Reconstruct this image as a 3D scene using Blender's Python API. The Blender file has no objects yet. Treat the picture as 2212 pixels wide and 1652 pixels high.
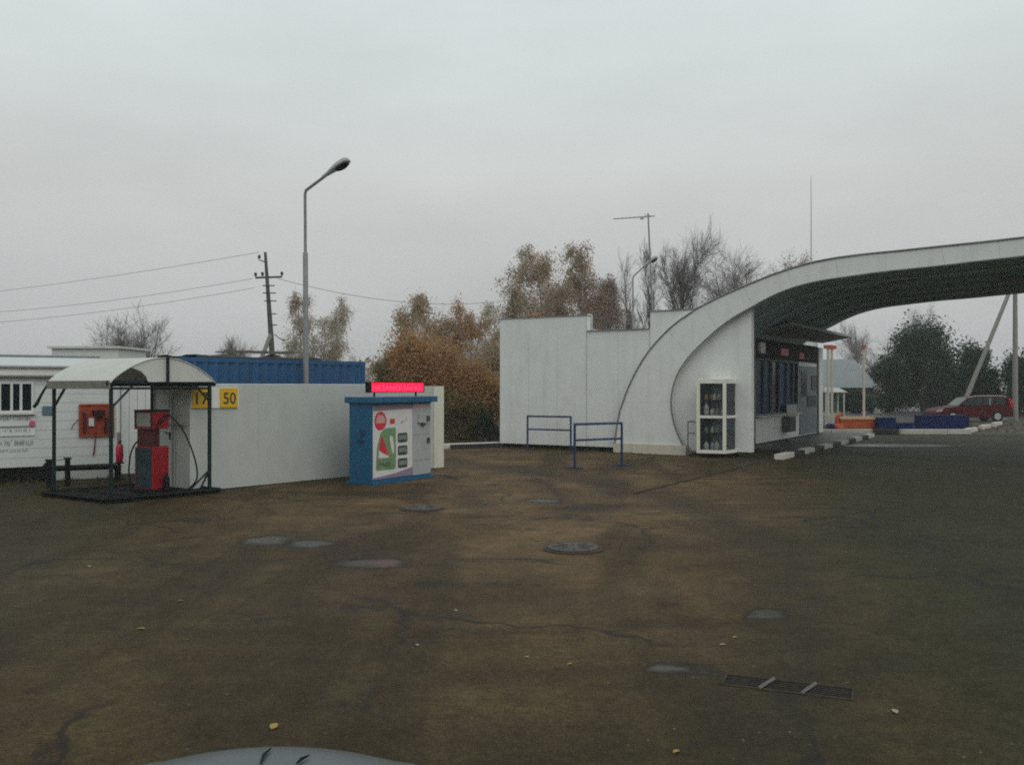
import bpy, bmesh, math, random
from mathutils import Vector, Matrix, noise
from mathutils.geometry import tessellate_polygon

C = bpy.context.scene
COL = C.collection
R = math.radians
F, H, HY, CX = 2000.0, 2.1, 834.0, 1106.0      # focal length, eye height, horizon row, centre column of the measured view


def G(x, y):
    Y = H * F / (y - HY)
    return Vector(((x - CX) / F * Y, Y, 0))


def P(x, y, Y):
    return Vector(((x - CX) / F * Y, Y, H - (y - HY) / F * Y))


UD = Vector((.853, -.521, 0)).normalized()
VD = Vector((.521, .853, 0)).normalized()
UP = Vector((0, 0, 1))


def UV(u, v, z=0.0):
    return UD * u + VD * v + UP * z


# ------------------------------------------------------------------ materials
MATS = {}


def nodes_of(name):
    m = bpy.data.materials.new(name)
    m.use_nodes = True
    nt = m.node_tree
    return m, nt, nt.nodes, nt.links, nt.nodes['Principled BSDF']


def mat(name, col, rough=.6, var=.12, scale=6.0, metal=0.0, bump=0.0, bscale=60, stretch=(1, 1, 1), stain=None, stain_amt=.0, spec=.5):
    if name in MATS:
        return MATS[name]
    m, nt, N, L, b = nodes_of(name)
    tc = N.new('ShaderNodeTexCoord')
    mp = N.new('ShaderNodeMapping')
    mp.inputs['Scale'].default_value = stretch
    L.new(tc.outputs['Object'], mp.inputs[0])
    nz = N.new('ShaderNodeTexNoise')
    nz.inputs['Scale'].default_value = scale
    nz.inputs['Detail'].default_value = 6
    nz.inputs['Roughness'].default_value = .65
    L.new(mp.outputs[0], nz.inputs['Vector'])
    cr = N.new('ShaderNodeValToRGB')
    cr.color_ramp.elements[0].position = .3
    cr.color_ramp.elements[1].position = .7
    cr.color_ramp.elements[0].color = tuple(max(0, c * (1 - var)) for c in col) + (1,)
    cr.color_ramp.elements[1].color = tuple(min(1, c * (1 + var)) for c in col) + (1,)
    L.new(nz.outputs['Fac'], cr.inputs[0])
    out = cr.outputs[0]
    if stain:
        n2 = N.new('ShaderNodeTexNoise')
        n2.inputs['Scale'].default_value = 1.3
        n2.inputs['Detail'].default_value = 8
        n2.inputs['Roughness'].default_value = .7
        mp2 = N.new('ShaderNodeMapping')
        mp2.inputs['Scale'].default_value = (2.2, 2.2, .35)
        L.new(tc.outputs['Object'], mp2.inputs[0])
        L.new(mp2.outputs[0], n2.inputs['Vector'])
        c2 = N.new('ShaderNodeValToRGB')
        c2.color_ramp.elements[0].position = .5
        c2.color_ramp.elements[1].position = .8
        c2.color_ramp.elements[1].color = (stain_amt,) * 3 + (1,)
        L.new(n2.outputs['Fac'], c2.inputs[0])
        mx = N.new('ShaderNodeMixRGB')
        L.new(c2.outputs[0], mx.inputs[0])
        L.new(out, mx.inputs[1])
        mx.inputs[2].default_value = stain + (1,)
        out = mx.outputs[0]
    L.new(out, b.inputs['Base Color'])
    b.inputs['Roughness'].default_value = rough
    b.inputs['Metallic'].default_value = metal
    b.inputs['Specular IOR Level'].default_value = spec
    if bump:
        n3 = N.new('ShaderNodeTexNoise')
        n3.inputs['Scale'].default_value = bscale
        n3.inputs['Detail'].default_value = 4
        L.new(tc.outputs['Object'], n3.inputs['Vector'])
        bp = N.new('ShaderNodeBump')
        bp.inputs['Strength'].default_value = bump
        bp.inputs['Distance'].default_value = .02
        L.new(n3.outputs['Fac'], bp.inputs['Height'])
        L.new(bp.outputs[0], b.inputs['Normal'])
    MATS[name] = m
    return m


def leafmat(name, c1, c2, c3, trans=.25):
    m, nt, N, L, b = nodes_of(name)
    ge = N.new('ShaderNodeNewGeometry')
    tc = N.new('ShaderNodeTexCoord')
    nz = N.new('ShaderNodeTexNoise')
    nz.inputs['Scale'].default_value = .9
    nz.inputs['Detail'].default_value = 3
    L.new(tc.outputs['Object'], nz.inputs['Vector'])
    ad = N.new('ShaderNodeMath')
    ad.operation = 'MULTIPLY_ADD'
    ad.inputs[1].default_value = .5
    L.new(ge.outputs['Random Per Island'], ad.inputs[0])
    mm = N.new('ShaderNodeMath')
    mm.operation = 'MULTIPLY'
    mm.inputs[1].default_value = .55
    L.new(nz.outputs['Fac'], mm.inputs[0])
    L.new(mm.outputs[0], ad.inputs[2])
    cr = N.new('ShaderNodeValToRGB')
    cr.color_ramp.elements[0].position = .15
    cr.color_ramp.elements[1].position = .75
    cr.color_ramp.elements[0].color = c1 + (1,)
    cr.color_ramp.elements[1].color = c3 + (1,)
    e = cr.color_ramp.elements.new(.45)
    e.color = c2 + (1,)
    L.new(ad.outputs[0], cr.inputs[0])
    L.new(cr.outputs[0], b.inputs['Base Color'])
    b.inputs['Roughness'].default_value = .75
    b.inputs['Specular IOR Level'].default_value = .2
    tr = N.new('ShaderNodeBsdfTranslucent')
    L.new(cr.outputs[0], tr.inputs[0])
    mix = N.new('ShaderNodeMixShader')
    mix.inputs[0].default_value = trans
    L.new(b.outputs[0], mix.inputs[1])
    L.new(tr.outputs[0], mix.inputs[2])
    L.new(mix.outputs[0], N['Material Output'].inputs[0])
    return m


def emat(name, col, s):
    m, nt, N, L, b = nodes_of(name)
    b.inputs['Base Color'].default_value = (.05, .005, .01, 1)
    b.inputs['Emission Color'].default_value = col + (1,)
    b.inputs['Emission Strength'].default_value = s
    return m


WHITE = mat('white_painted_render', (.50, .52, .49), .62, .05, 3, bump=.15, bscale=40, stain=(.42, .41, .36), stain_amt=.35)
WHITE_PANEL = mat('white_composite_panel', (.76, .78, .76), .5, .04, 2, stain=(.48, .46, .40), stain_amt=.5, bump=.06, bscale=3)
WHITE_SIDING = mat('white_siding', (.66, .69, .67), .55, .05, 4, stain=(.46, .46, .42), stain_amt=.25)
CREAM = mat('cream_paint', (.62, .58, .47), .6, .08, 5, stain=(.36, .32, .24), stain_amt=.5)
CREAM_FRAME = mat('cream_white_frame', (.76, .75, .67), .45, .05, 5)
DARK = mat('black_steel', (.010, .013, .014), .75, .3, 14, bump=.1, spec=.15)
DARKGREEN = mat('dark_green_steel', (.010, .022, .024), .7, .3, 14, spec=.2)
PLINTH = mat('black_plinth', (.012, .013, .013), .9, .4, 9, bump=.3, spec=.1)
GREY = mat('grey_metal', (.22, .23, .23), .5, .15, 8, metal=.2)
LGREY = mat('light_grey_metal', (.40, .41, .40), .5, .12, 8)
CONC = mat('concrete', (.27, .27, .25), .85, .2, 10, bump=.3)
BLUE = mat('blue_enamel', (.007, .105, .215), .45, .12, 7, stain=(.03, .07, .10), stain_amt=.5)
BLUE_CONT = mat('blue_container_paint', (.005, .075, .19), .5, .18, 4, stretch=(1, 1, .3), stain=(.03, .05, .09), stain_amt=.6)
BLUE_RAIL = mat('blue_rail_paint', (.02, .04, .12), .5, .2, 12)
BLUE_LOW = mat('blue_masonry_paint', (.004, .018, .085), .8, .3, 5, spec=.2)
RED = mat('red_enamel', (.32, .006, .012), .42, .15, 7, stain=(.12, .01, .01), stain_amt=.5)
REDDARK = mat('dark_red_enamel', (.07, .008, .010), .5, .3, 7)
ORANGE = mat('orange_red_board', (.30, .042, .012), .6, .3, 9, stain=(.09, .009, .006), stain_amt=.9)
ORANGE_CL = mat('orange_paint', (.42, .075, .015), .55, .2, 8)
PEACH = mat('lit_orange_top', (.62, .30, .13), .6, .15, 8)  # paler orange: light falling on the planter top put into its colour
YELLOW = mat('yellow_plate', (.72, .43, .004), .5, .06, 5)
BLACK_INK = mat('black_lettering', (.03, .028, .03), .6, .1, 9)
GREY_INK = mat('grey_lettering', (.22, .25, .25), .6, .1, 9)
SHEETROOF = mat('translucent_white_sheet', (.74, .75, .71), .5, .05, 3, stain=(.52, .51, .45), stain_amt=.4)
def translucent(m, amt):
    nt = m.node_tree
    b_ = nt.nodes['Principled BSDF']
    tr_ = nt.nodes.new('ShaderNodeBsdfTranslucent')
    mx_ = nt.nodes.new('ShaderNodeMixShader')
    mx_.inputs[0].default_value = amt
    nt.links.new(b_.inputs['Base Color'].links[0].from_socket, tr_.inputs[0])
    nt.links.new(b_.outputs[0], mx_.inputs[1])
    nt.links.new(tr_.outputs[0], mx_.inputs[2])
    nt.links.new(mx_.outputs[0], nt.nodes['Material Output'].inputs[0])


translucent(SHEETROOF, .22)
RUBBER = mat('black_rubber', (.012, .013, .013), .75, .2, 12, spec=.15)
GLASS_DARK = mat('dark_glass', (.006, .011, .017), .15, .3, 2, spec=.12)
GLASS_BLUE = mat('blue_tinted_glass', (.014, .038, .10), .3, .45, 2.5, stretch=(3, 3, .4), spec=.07)
GLASS_GREEN = mat('greenish_glass', (.03, .055, .055), .08, .3, 2)
DISPLAY = mat('pump_display_glass', (.26, .29, .25), .3, .2, 9)
PUMPGREY = mat('dull_grey_cladding', (.026, .042, .050), .6, .4, 5, spec=.2)
POSTER = mat('white_poster', (.68, .67, .65), .5, .05, 4)
POSTER_GREY = mat('grey_steel_door', (.40, .41, .42), .5, .08, 5, stain=(.3, .3, .28), stain_amt=.4)
VIOLET = mat('violet_print', (.27, .20, .27), .5, .15, 3)
POSTER_RED = mat('red_print', (.62, .025, .05), .5, .1, 6)
POSTER_PINK = mat('pale_pink_print', (.62, .33, .31), .5, .1, 6)
POSTER_GREEN = mat('green_print', (.16, .29, .13), .5, .18, 4)
POSTER_DGREY = mat('charcoal_print', (.045, .055, .05), .5, .3, 14)
POSTER_MID = mat('grey_print', (.20, .22, .20), .5, .35, 20, stretch=(1, 1, 5))
TARP = mat('dark_tarpaulin', (.05, .05, .05), .8, .4, 8, bump=.4)
WOOD = mat('weathered_wood', (.16, .14, .115), .8, .3, 10, stretch=(1, 1, .2))
BARK = mat('grey_brown_bark', (.085, .075, .07), .9, .3, 9)
TWIG = mat('bare_twigs', (.17, .15, .15), .9, .25, 2)
BIRCHBARK = mat('birch_bark', (.30, .29, .27), .8, .5, 7, stretch=(1, 1, 3))
L_BIRCH = leafmat('yellow_brown_birch_leaves', (.24, .165, .10), (.40, .30, .19), (.56, .46, .31), .45)
L_PALE = leafmat('pale_straw_birch_leaves', (.32, .26, .18), (.46, .39, .28), (.60, .53, .40), .45)
L_RUST = leafmat('rust_brown_leaves', (.23, .11, .045), (.41, .225, .095), (.56, .36, .17), .45)
L_OLIVE = leafmat('olive_brown_leaves', (.09, .075, .035), (.19, .15, .06), (.30, .23, .095), .35)
L_DARK = leafmat('dark_green_leaves', (.010, .023, .013), (.022, .050, .027), (.05, .092, .052), .2)
L_PURPLE = leafmat('purple_brown_leaves', (.15, .09, .075), (.27, .175, .14), (.38, .27, .21), .35)
L_GRASS = leafmat('autumn_grass', (.03, .032, .012), (.07, .065, .025), (.13, .11, .05), .2)
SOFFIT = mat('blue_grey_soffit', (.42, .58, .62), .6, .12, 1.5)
CARRED = mat('dark_red_car_paint', (.075, .005, .009), .42, .1, 3, spec=.14)
CARGREY = mat('silver_car_paint', (.075, .10, .108), .34, .10, 3, spec=.3)
LIGHTRED = mat('red_lamp_plastic', (.5, .01, .015), .3, .1, 6)
IRON = mat('cast_iron', (.055, .05, .045), .6, .3, 20, bump=.4)
RUST = mat('rusty_iron', (.06, .035, .025), .8, .4, 20, bump=.4)
LEAFY = mat('yellow_fallen_leaf', (.36, .27, .09), .8, .25, 30, spec=.2)
LEAFB = mat('pale_fallen_leaf', (.36, .32, .25), .8, .25, 30, spec=.2)
KWHITE = mat('white_kerb_paint', (.60, .58, .52), .7, .14, 9, stain=(.2, .18, .14), stain_amt=.6)
KBLACK = mat('black_kerb_paint', (.022, .022, .022), .7, .3, 9)
ROOFGREY = mat('grey_slate_roof', (.24, .27, .28), .7, .12, 3)
BROWNWALL = mat('brown_timber_wall', (.085, .06, .045), .8, .3, 4)
LEDRED = emat('lit_red_led', (1.0, .004, .045), 1.5)
LEDDOT = emat('bright_red_led', (1.0, .03, .09), 2.2)
DIMRED = emat('dim_red_led', (.5, .02, .03), .09)


# ------------------------------------------------------------------ mesh builder
ORG = {}


class MB:
    def __init__(s):
        s.v, s.f = [], []

    def add(s, vs, fs):
        o = len(s.v)
        s.v += [tuple(p) for p in vs]
        s.f += [tuple(i + o for i in f) for f in fs]
        return s

    def hexa(s, p):        # 8 corners: 4 bottom ring, 4 top ring
        return s.add(p, [(0, 3, 2, 1), (4, 5, 6, 7), (0, 1, 5, 4), (1, 2, 6, 5), (2, 3, 7, 6), (3, 0, 4, 7)])

    def slab(s, a, b, n, z0, z1):      # a->b base line (2D vectors), n = thickness vector
        a, b, n = Vector((a[0], a[1], 0)), Vector((b[0], b[1], 0)), Vector((n[0], n[1], 0))
        q = [a, b, b + n, a + n]
        return s.hexa([p + UP * z0 for p in q] + [p + UP * z1 for p in q])

    def box(s, c, d, ax=Vector((1, 0, 0)), ay=Vector((0, 1, 0)), az=UP):
        c = Vector(c)
        hx, hy, hz = ax * d[0] / 2, ay * d[1] / 2, az * d[2] / 2
        q = [-hx - hy, hx - hy, hx + hy, -hx + hy]
        return s.hexa([c + p - hz for p in q] + [c + p + hz for p in q])

    def ubox(s, u0, u1, v0, v1, z0, z1):
        q = [UV(u0, v0), UV(u1, v0), UV(u1, v1), UV(u0, v1)]
        return s.hexa([p + UP * z0 for p in q] + [p + UP * z1 for p in q])

    def tube(s, pts, rad, n=8, cap=True):
        pts = [Vector(p) for p in pts]
        if not hasattr(rad, '__len__'):
            rad = [rad] * len(pts)
        rings = []
        ref = None
        for i, p in enumerate(pts):
            d = (pts[min(i + 1, len(pts) - 1)] - pts[max(i - 1, 0)])
            if d.length < 1e-9:
                d = Vector((0, 0, 1))
            d.normalize()
            if ref is None:
                ref = Vector((1, 0, 0)) if abs(d.x) < .9 else Vector((0, 1, 0))
            a = (ref - d * ref.dot(d)).normalized()
            ref = a
            b = d.cross(a)
            rings.append([p + (a * math.cos(2 * math.pi * k / n) + b * math.sin(2 * math.pi * k / n)) * rad[i] for k in range(n)])
        vs = [q for r in rings for q in r]
        fs = []
        for i in range(len(pts) - 1):
            for k in range(n):
                fs.append((i * n + k, i * n + (k + 1) % n, (i + 1) * n + (k + 1) % n, (i + 1) * n + k))
        if cap:
            fs.append(tuple(reversed(range(n))))
            fs.append(tuple((len(pts) - 1) * n + k for k in range(n)))
        return s.add(vs, fs)

    def bar(s, a, b, w, n=4):
        return s.tube([a, b], w * .7071, n)

    def lathe(s, base, prof, n=20, axis=UP):
        return s.tube([Vector(base) + axis * z for r, z in prof], [max(r, 1e-4) for r, z in prof], n)

    def prism(s, poly, ext):          # poly: 3D points (planar), ext: extrusion vector
        poly = [Vector(p) for p in poly]
        ext = Vector(ext)
        n = len(poly)
        tris = tessellate_polygon([poly])
        fs = [tuple(t) for t in tris] + [tuple(i + n for i in reversed(t)) for t in tris]
        fs += [(i, (i + 1) % n, (i + 1) % n + n, i + n) for i in range(n)]
        return s.add(poly + [p + ext for p in poly], fs)

    def sheet(s, a, b, nx, fn):
        pass

    def build(s, name, m, parent=None, smooth=None, fix=True, bevel=0):
        me = bpy.data.meshes.new(name)
        org = ORG[parent.name] if parent else Vector((0, 0, 0))
        me.from_pydata([Vector(p) - org for p in s.v], [], s.f)
        if fix:
            bm = bmesh.new()
            bm.from_mesh(me)
            bmesh.ops.recalc_face_normals(bm, faces=bm.faces)
            if bevel:
                bmesh.ops.bevel(bm, geom=bm.edges[:], offset=bevel, segments=2, affect='EDGES', profile=.6)
            bm.to_mesh(me)
            bm.free()
        me.materials.append(m)
        if smooth is not None:
            for p in me.polygons:
                p.use_smooth = True
            if smooth > 0:
                me.set_sharp_from_angle(angle=R(smooth))
        o = bpy.data.objects.new(name, me)
        COL.objects.link(o)
        if parent:
            o.parent = parent
            ORG[o.name] = org
        else:
            ORG[o.name] = Vector((0, 0, 0))
        return o


def thing(name, label, cat, loc, group=None):
    o = bpy.data.objects.new(name, None)
    o.empty_display_size = .2
    COL.objects.link(o)
    o.location = loc
    ORG[o.name] = Vector(loc)
    o['label'] = label
    o['category'] = cat
    if group:
        o['group'] = group
    return o


def solo(mb, name, m, label, cat, loc, group=None, **k):
    """a thing that is one mesh, with its origin at its base"""
    loc = Vector(loc)
    mb.v = [tuple(Vector(p) - loc) for p in mb.v]
    o = mb.build(name, m, None, **k)
    o.location = loc
    ORG[o.name] = loc
    o['label'] = label
    o['category'] = cat
    if group:
        o['group'] = group
    return o


def struct(mb, name, m, kind='structure', **k):
    o = mb.build(name, m, None, **k)
    o['kind'] = kind
    return o


def text(name, s, org, xd, zd, w, h, m, parent, off=.012, bold=.02, depth=.004):
    """lettering mesh filling a w x h box whose lower left corner is org"""
    cu = bpy.data.curves.new(name, 'FONT')
    cu.body = s
    cu.size = 1
    cu.offset = bold
    cu.resolution_u = 3
    tmp = bpy.data.objects.new(name + '_tmp', cu)
    COL.objects.link(tmp)
    bpy.context.view_layer.update()
    dg = bpy.context.evaluated_depsgraph_get()
    me = bpy.data.meshes.new_from_object(tmp.evaluated_get(dg))
    bpy.data.objects.remove(tmp)
    xs = [v.co.x for v in me.vertices]
    ys = [v.co.y for v in me.vertices]
    x0, x1, y0, y1 = min(xs), max(xs), min(ys), max(ys)
    nrm = xd.cross(zd).normalized()
    po = ORG[parent.name]
    for v in me.vertices:
        v.co = Vector(org) + xd * ((v.co.x - x0) / (x1 - x0) * w) + zd * ((v.co.y - y0) / (y1 - y0) * h) + nrm * off - po
    me.materials.clear()
    me.materials.append(m)
    o = bpy.data.objects.new(name, me)
    COL.objects.link(o)
    o.parent = parent
    ORG[o.name] = po
    return o


# ------------------------------------------------------------------ camera, light, sky, air
cam = bpy.data.cameras.new('camera')
cam.sensor_width = 36
cam.lens = F / 2212 * 36
cam.shift_y = (HY - 826) / 2212
cam.clip_end = 6000
cam.clip_start = .05
co = bpy.data.objects.new('camera', cam)
co.location = (0, 0, H)
co.rotation_euler = (R(90), 0, 0)
COL.objects.link(co)
C.camera = co

SUN_EL, SUN_AZ = R(42), R(150)          # behind the camera, to the right
sun = bpy.data.lights.new('sun', 'SUN')
sun.energy = .5
sun.angle = R(40)
sun.color = (1, .97, .92)
so = bpy.data.objects.new('sun', sun)
sd = Vector((math.sin(SUN_AZ) * math.cos(SUN_EL), math.cos(SUN_AZ) * math.cos(SUN_EL), math.sin(SUN_EL)))
so.rotation_euler = (-sd).to_track_quat('-Z', 'Y').to_euler()
so.location = sd * 50
COL.objects.link(so)

w = bpy.data.worlds.new('World')
C.world = w
w.use_nodes = True
N, L = w.node_tree.nodes, w.node_tree.links
bg = N['Background']
sky = N.new('ShaderNodeTexSky')
sky.sky_type = 'NISHITA'
sky.sun_disc = False
sky.sun_elevation = SUN_EL
sky.sun_rotation = SUN_AZ
sky.dust_density = 3
hs = N.new('ShaderNodeHueSaturation')
hs.inputs['Saturation'].default_value = .25
L.new(sky.outputs[0], hs.inputs['Color'])
tc = N.new('ShaderNodeTexCoord')
sx = N.new('ShaderNodeSeparateXYZ')
L.new(tc.outputs['Generated'], sx.inputs[0])
cr = N.new('ShaderNodeValToRGB')           # overcast: brighter towards the zenith
cr.color_ramp.elements[0].position = 0
cr.color_ramp.elements[0].color = (.485, .495, .50, 1)
cr.color_ramp.elements[1].position = 1.0
cr.color_ramp.elements[1].color = (.60, .63, .62, 1)
e = cr.color_ramp.elements.new(.10)
e.color = (.52, .53, .53, 1)
e = cr.color_ramp.elements.new(.20)
e.color = (.58, .595, .585, 1)
e = cr.color_ramp.elements.new(.38)
e.color = (.665, .74, .735, 1)
e = cr.color_ramp.elements.new(.6)
e.color = (.66, .70, .69, 1)
L.new(sx.outputs['Z'], cr.inputs[0])
mp = N.new('ShaderNodeMapping')
mp.inputs['Scale'].default_value = (1.5, 1.5, 4.5)
L.new(tc.outputs['Generated'], mp.inputs[0])
nz = N.new('ShaderNodeTexNoise')
nz.inputs['Scale'].default_value = 1.6
nz.inputs['Detail'].default_value = 5
nz.inputs['Roughness'].default_value = .5
L.new(mp.outputs[0], nz.inputs['Vector'])
mr = N.new('ShaderNodeMapRange')
mr.inputs['From Min'].default_value = .3
mr.inputs['From Max'].default_value = .7
mr.inputs['To Min'].default_value = 7.85
mr.inputs['To Max'].default_value = 9.25
L.new(nz.outputs['Fac'], mr.inputs['Value'])
vm = N.new('ShaderNodeVectorMath')
vm.operation = 'SCALE'
L.new(cr.outputs[0], vm.inputs[0])
L.new(mr.outputs[0], vm.inputs['Scale'])
mx = N.new('ShaderNodeMixRGB')
mx.inputs[0].default_value = .93
L.new(hs.outputs[0], mx.inputs[1])
L.new(vm.outputs[0], mx.inputs[2])
L.new(mx.outputs[0], bg.inputs[0])
bg.inputs[1].default_value = .12

vs = C.view_settings
vs.view_transform = 'Standard'
vs.look = 'None'
vs.exposure = 0
vs.gamma = 1
C.cycles.use_denoising = False
C.cycles.pixel_filter_type = 'BLACKMAN_HARRIS'
C.cycles.filter_width = 1.9
C.cycles.max_bounces = 6
C.cycles.diffuse_bounces = 3
C.cycles.volume_bounces = 1
C.cycles.caustics_reflective = False
C.cycles.caustics_refractive = False
C.cycles.sample_clamp_indirect = 4

m, nt, N, L, b = nodes_of('haze_air')
N.remove(b)
pv = N.new('ShaderNodeVolumePrincipled')
pv.inputs['Color'].default_value = (.93, .95, .97, 1)
pv.inputs['Density'].default_value = .0010
pv.inputs['Anisotropy'].default_value = .1
L.new(pv.outputs[0], N['Material Output'].inputs['Volume'])
HAZE = m
struct(MB().box((0, 0, 7.5), (3300, 3300, 17)), 'haze', HAZE, 'stuff')

# ------------------------------------------------------------------ ground
GROUND = mat('damp_autumn_soil', (.062, .056, .030), .9, .4, 1.2, bump=.5, bscale=8)
g = MB()
GA_, GB_ = Vector((1.51, 6.63, 0)), Vector((2.33, 6.30, 0))      # the gutter under the drain grate is a real slot
GD_ = (GB_ - GA_).normalized()
GN_ = Vector((-GD_.y, GD_.x, 0))
SLOT = [GA_ - GN_ * .12, GB_ - GN_ * .12, GB_ + GN_ * .12, GA_ + GN_ * .12]
outer = [Vector(p) for p in ((-1600, -1600, 0), (1600, -1600, 0), (1600, 1600, 0), (-1600, 1600, 0))]
g.add(outer + SLOT, [tuple(t) for t in tessellate_polygon([outer, SLOT])])
struct(g, 'ground', GROUND)


def asphalt_material():
    m, nt, N, L, b = nodes_of('worn_damp_asphalt')
    tc = N.new('ShaderNodeTexCoord')

    def nois(scale, det, rough=.6, stretch=None, dist=0):
        n = N.new('ShaderNodeTexNoise')
        n.inputs['Scale'].default_value = scale
        n.inputs['Detail'].default_value = det
        n.inputs['Roughness'].default_value = rough
        n.inputs['Distortion'].default_value = dist
        if stretch:
            mp = N.new('ShaderNodeMapping')
            mp.inputs['Scale'].default_value = stretch[:3]
            mp.inputs['Rotation'].default_value = (0, 0, stretch[3])
            L.new(tc.outputs['Object'], mp.inputs[0])
            L.new(mp.outputs[0], n.inputs['Vector'])
        else:
            L.new(tc.outputs['Object'], n.inputs['Vector'])
        return n.outputs['Fac']

    def ramp(v, stops):
        c = N.new('ShaderNodeValToRGB')
        els = c.color_ramp.elements
        while len(els) < len(stops):
            els.new(.5)
        for e, (p, col) in zip(els, stops):
            e.position = p
            e.color = col + (1,) if len(col) == 3 else col
        L.new(v, c.inputs[0])
        return c.outputs[0]

    def mix(f, a, bb, mode='MIX'):
        x = N.new('ShaderNodeMixRGB')
        x.blend_type = mode
        for i, q in enumerate((f, a, bb)):
            if isinstance(q, (int, float)):
                x.inputs[i].default_value = q
            elif isinstance(q, tuple):
                x.inputs[i].default_value = q + (1,)
            else:
                L.new(q, x.inputs[i])
        return x.outputs[0]

    k = lambda a: (a, a, a)
    warp = N.new('ShaderNodeVectorMath')
    warp.operation = 'MULTIPLY_ADD'
    wn_ = N.new('ShaderNodeTexNoise')
    wn_.inputs['Scale'].default_value = 2.2
    wn_.inputs['Detail'].default_value = 5
    L.new(tc.outputs['Object'], wn_.inputs['Vector'])
    wsub = N.new('ShaderNodeVectorMath')
    wsub.operation = 'SUBTRACT'
    L.new(wn_.outputs['Color'], wsub.inputs[0])
    wsub.inputs[1].default_value = (.5, .5, .5)
    L.new(wsub.outputs[0], warp.inputs[0])
    warp.inputs[1].default_value = (.9, .5, 0)
    L.new(tc.outputs['Object'], warp.inputs[2])
    base = ramp(nois(.35, 6, .65, None, .6), [(.3, (.032, .027, .012)), (.5, (.047, .039, .017)), (.72, (.074, .058, .026))])
    # brown dust of the middle yard; darkening towards the view's edges painted in too
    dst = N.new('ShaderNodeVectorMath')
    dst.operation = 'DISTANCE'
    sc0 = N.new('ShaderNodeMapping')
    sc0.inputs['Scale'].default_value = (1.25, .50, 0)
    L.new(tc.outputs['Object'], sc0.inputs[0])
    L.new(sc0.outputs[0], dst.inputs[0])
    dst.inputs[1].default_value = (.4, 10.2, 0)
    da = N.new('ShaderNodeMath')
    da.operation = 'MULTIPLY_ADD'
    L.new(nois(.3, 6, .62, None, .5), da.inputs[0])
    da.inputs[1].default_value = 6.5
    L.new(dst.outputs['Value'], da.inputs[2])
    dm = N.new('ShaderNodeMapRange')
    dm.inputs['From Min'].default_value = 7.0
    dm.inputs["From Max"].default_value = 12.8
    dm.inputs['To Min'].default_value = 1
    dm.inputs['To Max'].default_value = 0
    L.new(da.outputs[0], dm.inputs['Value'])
    dusty_bright = ramp(nois(.6, 6, .65, None, .4), [(.3, (.070, .043, .018)), (.5, (.116, .073, .033)), (.72, (.176, .113, .054))])
    base = mix(dm.outputs[0], base, dusty_bright)
    # broad lanes of dark tyre rubber and old repairs
    lanes = ramp(nois(.55, 4, .55, (1.0, .28, 1, R(35)), .8), [(.47, k(0)), (.62, k(.8))])
    base = mix(lanes, base, (.036, .026, .012))
    lanes2 = ramp(nois(.7, 5, .6, (.25, 1.1, 1, R(12)), 1.0), [(.52, k(0)), (.68, k(.65))])
    base = mix(lanes2, base, (.030, .023, .011))
    # darker, greener right side: canopy shade and edge darkening painted into the tarmac
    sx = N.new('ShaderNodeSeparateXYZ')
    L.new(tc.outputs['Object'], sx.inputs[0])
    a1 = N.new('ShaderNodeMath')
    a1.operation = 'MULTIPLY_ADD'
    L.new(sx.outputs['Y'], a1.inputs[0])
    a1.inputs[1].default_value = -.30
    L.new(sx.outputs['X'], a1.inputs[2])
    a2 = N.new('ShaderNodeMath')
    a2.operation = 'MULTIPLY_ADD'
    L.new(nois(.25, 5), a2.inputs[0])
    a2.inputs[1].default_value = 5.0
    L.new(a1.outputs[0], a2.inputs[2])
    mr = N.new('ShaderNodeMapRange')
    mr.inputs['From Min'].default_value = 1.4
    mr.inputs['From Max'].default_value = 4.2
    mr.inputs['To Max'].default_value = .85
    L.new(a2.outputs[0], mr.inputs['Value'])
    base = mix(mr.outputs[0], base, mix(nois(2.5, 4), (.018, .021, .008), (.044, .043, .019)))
    # the lane that tyres have polished dark, curving in towards the camera
    lx = N.new('ShaderNodeMath')
    lx.operation = 'MULTIPLY_ADD'
    yy = N.new('ShaderNodeMath')
    yy.operation = 'SUBTRACT'
    L.new(sx.outputs['Y'], yy.inputs[0])
    yy.inputs[1].default_value = 13.2
    y2 = N.new('ShaderNodeMath')
    y2.operation = 'MULTIPLY'
    L.new(yy.outputs[0], y2.inputs[0])
    L.new(yy.outputs[0], y2.inputs[1])
    L.new(y2.outputs[0], lx.inputs[0])
    lx.inputs[1].default_value = .032
    L.new(sx.outputs['X'], lx.inputs[2])
    ln = N.new('ShaderNodeMath')
    ln.operation = 'MULTIPLY_ADD'
    L.new(nois(.9, 6, .7), ln.inputs[0])
    ln.inputs[1].default_value = 1.6
    L.new(lx.outputs[0], ln.inputs[2])
    dd0 = N.new('ShaderNodeMath')
    dd0.operation = 'SUBTRACT'
    L.new(ln.outputs[0], dd0.inputs[0])
    dd0.inputs[1].default_value = 4.2
    da0 = N.new('ShaderNodeMath')
    da0.operation = 'ABSOLUTE'
    L.new(dd0.outputs[0], da0.inputs[0])
    base = mix(ramp(da0.outputs[0], [(.05, k(.62)), (.75, k(0))]), base, (.030, .026, .015))
    # oil spots, mottling, aggregate
    spots = ramp(nois(1.6, 5, .6), [(.60, k(0)), (.70, k(.8))])
    base = mix(spots, base, (.026, .021, .015))
    base = mix(1.0, base, ramp(nois(2.6, 8, .75), [(.25, k(.62)), (.5, k(1.0)), (.75, k(1.42))]), 'MULTIPLY')
    base = mix(1.0, base, ramp(nois(13, 6, .8), [(.28, k(.60)), (.5, k(1.0)), (.72, k(1.45))]), 'MULTIPLY')
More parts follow.
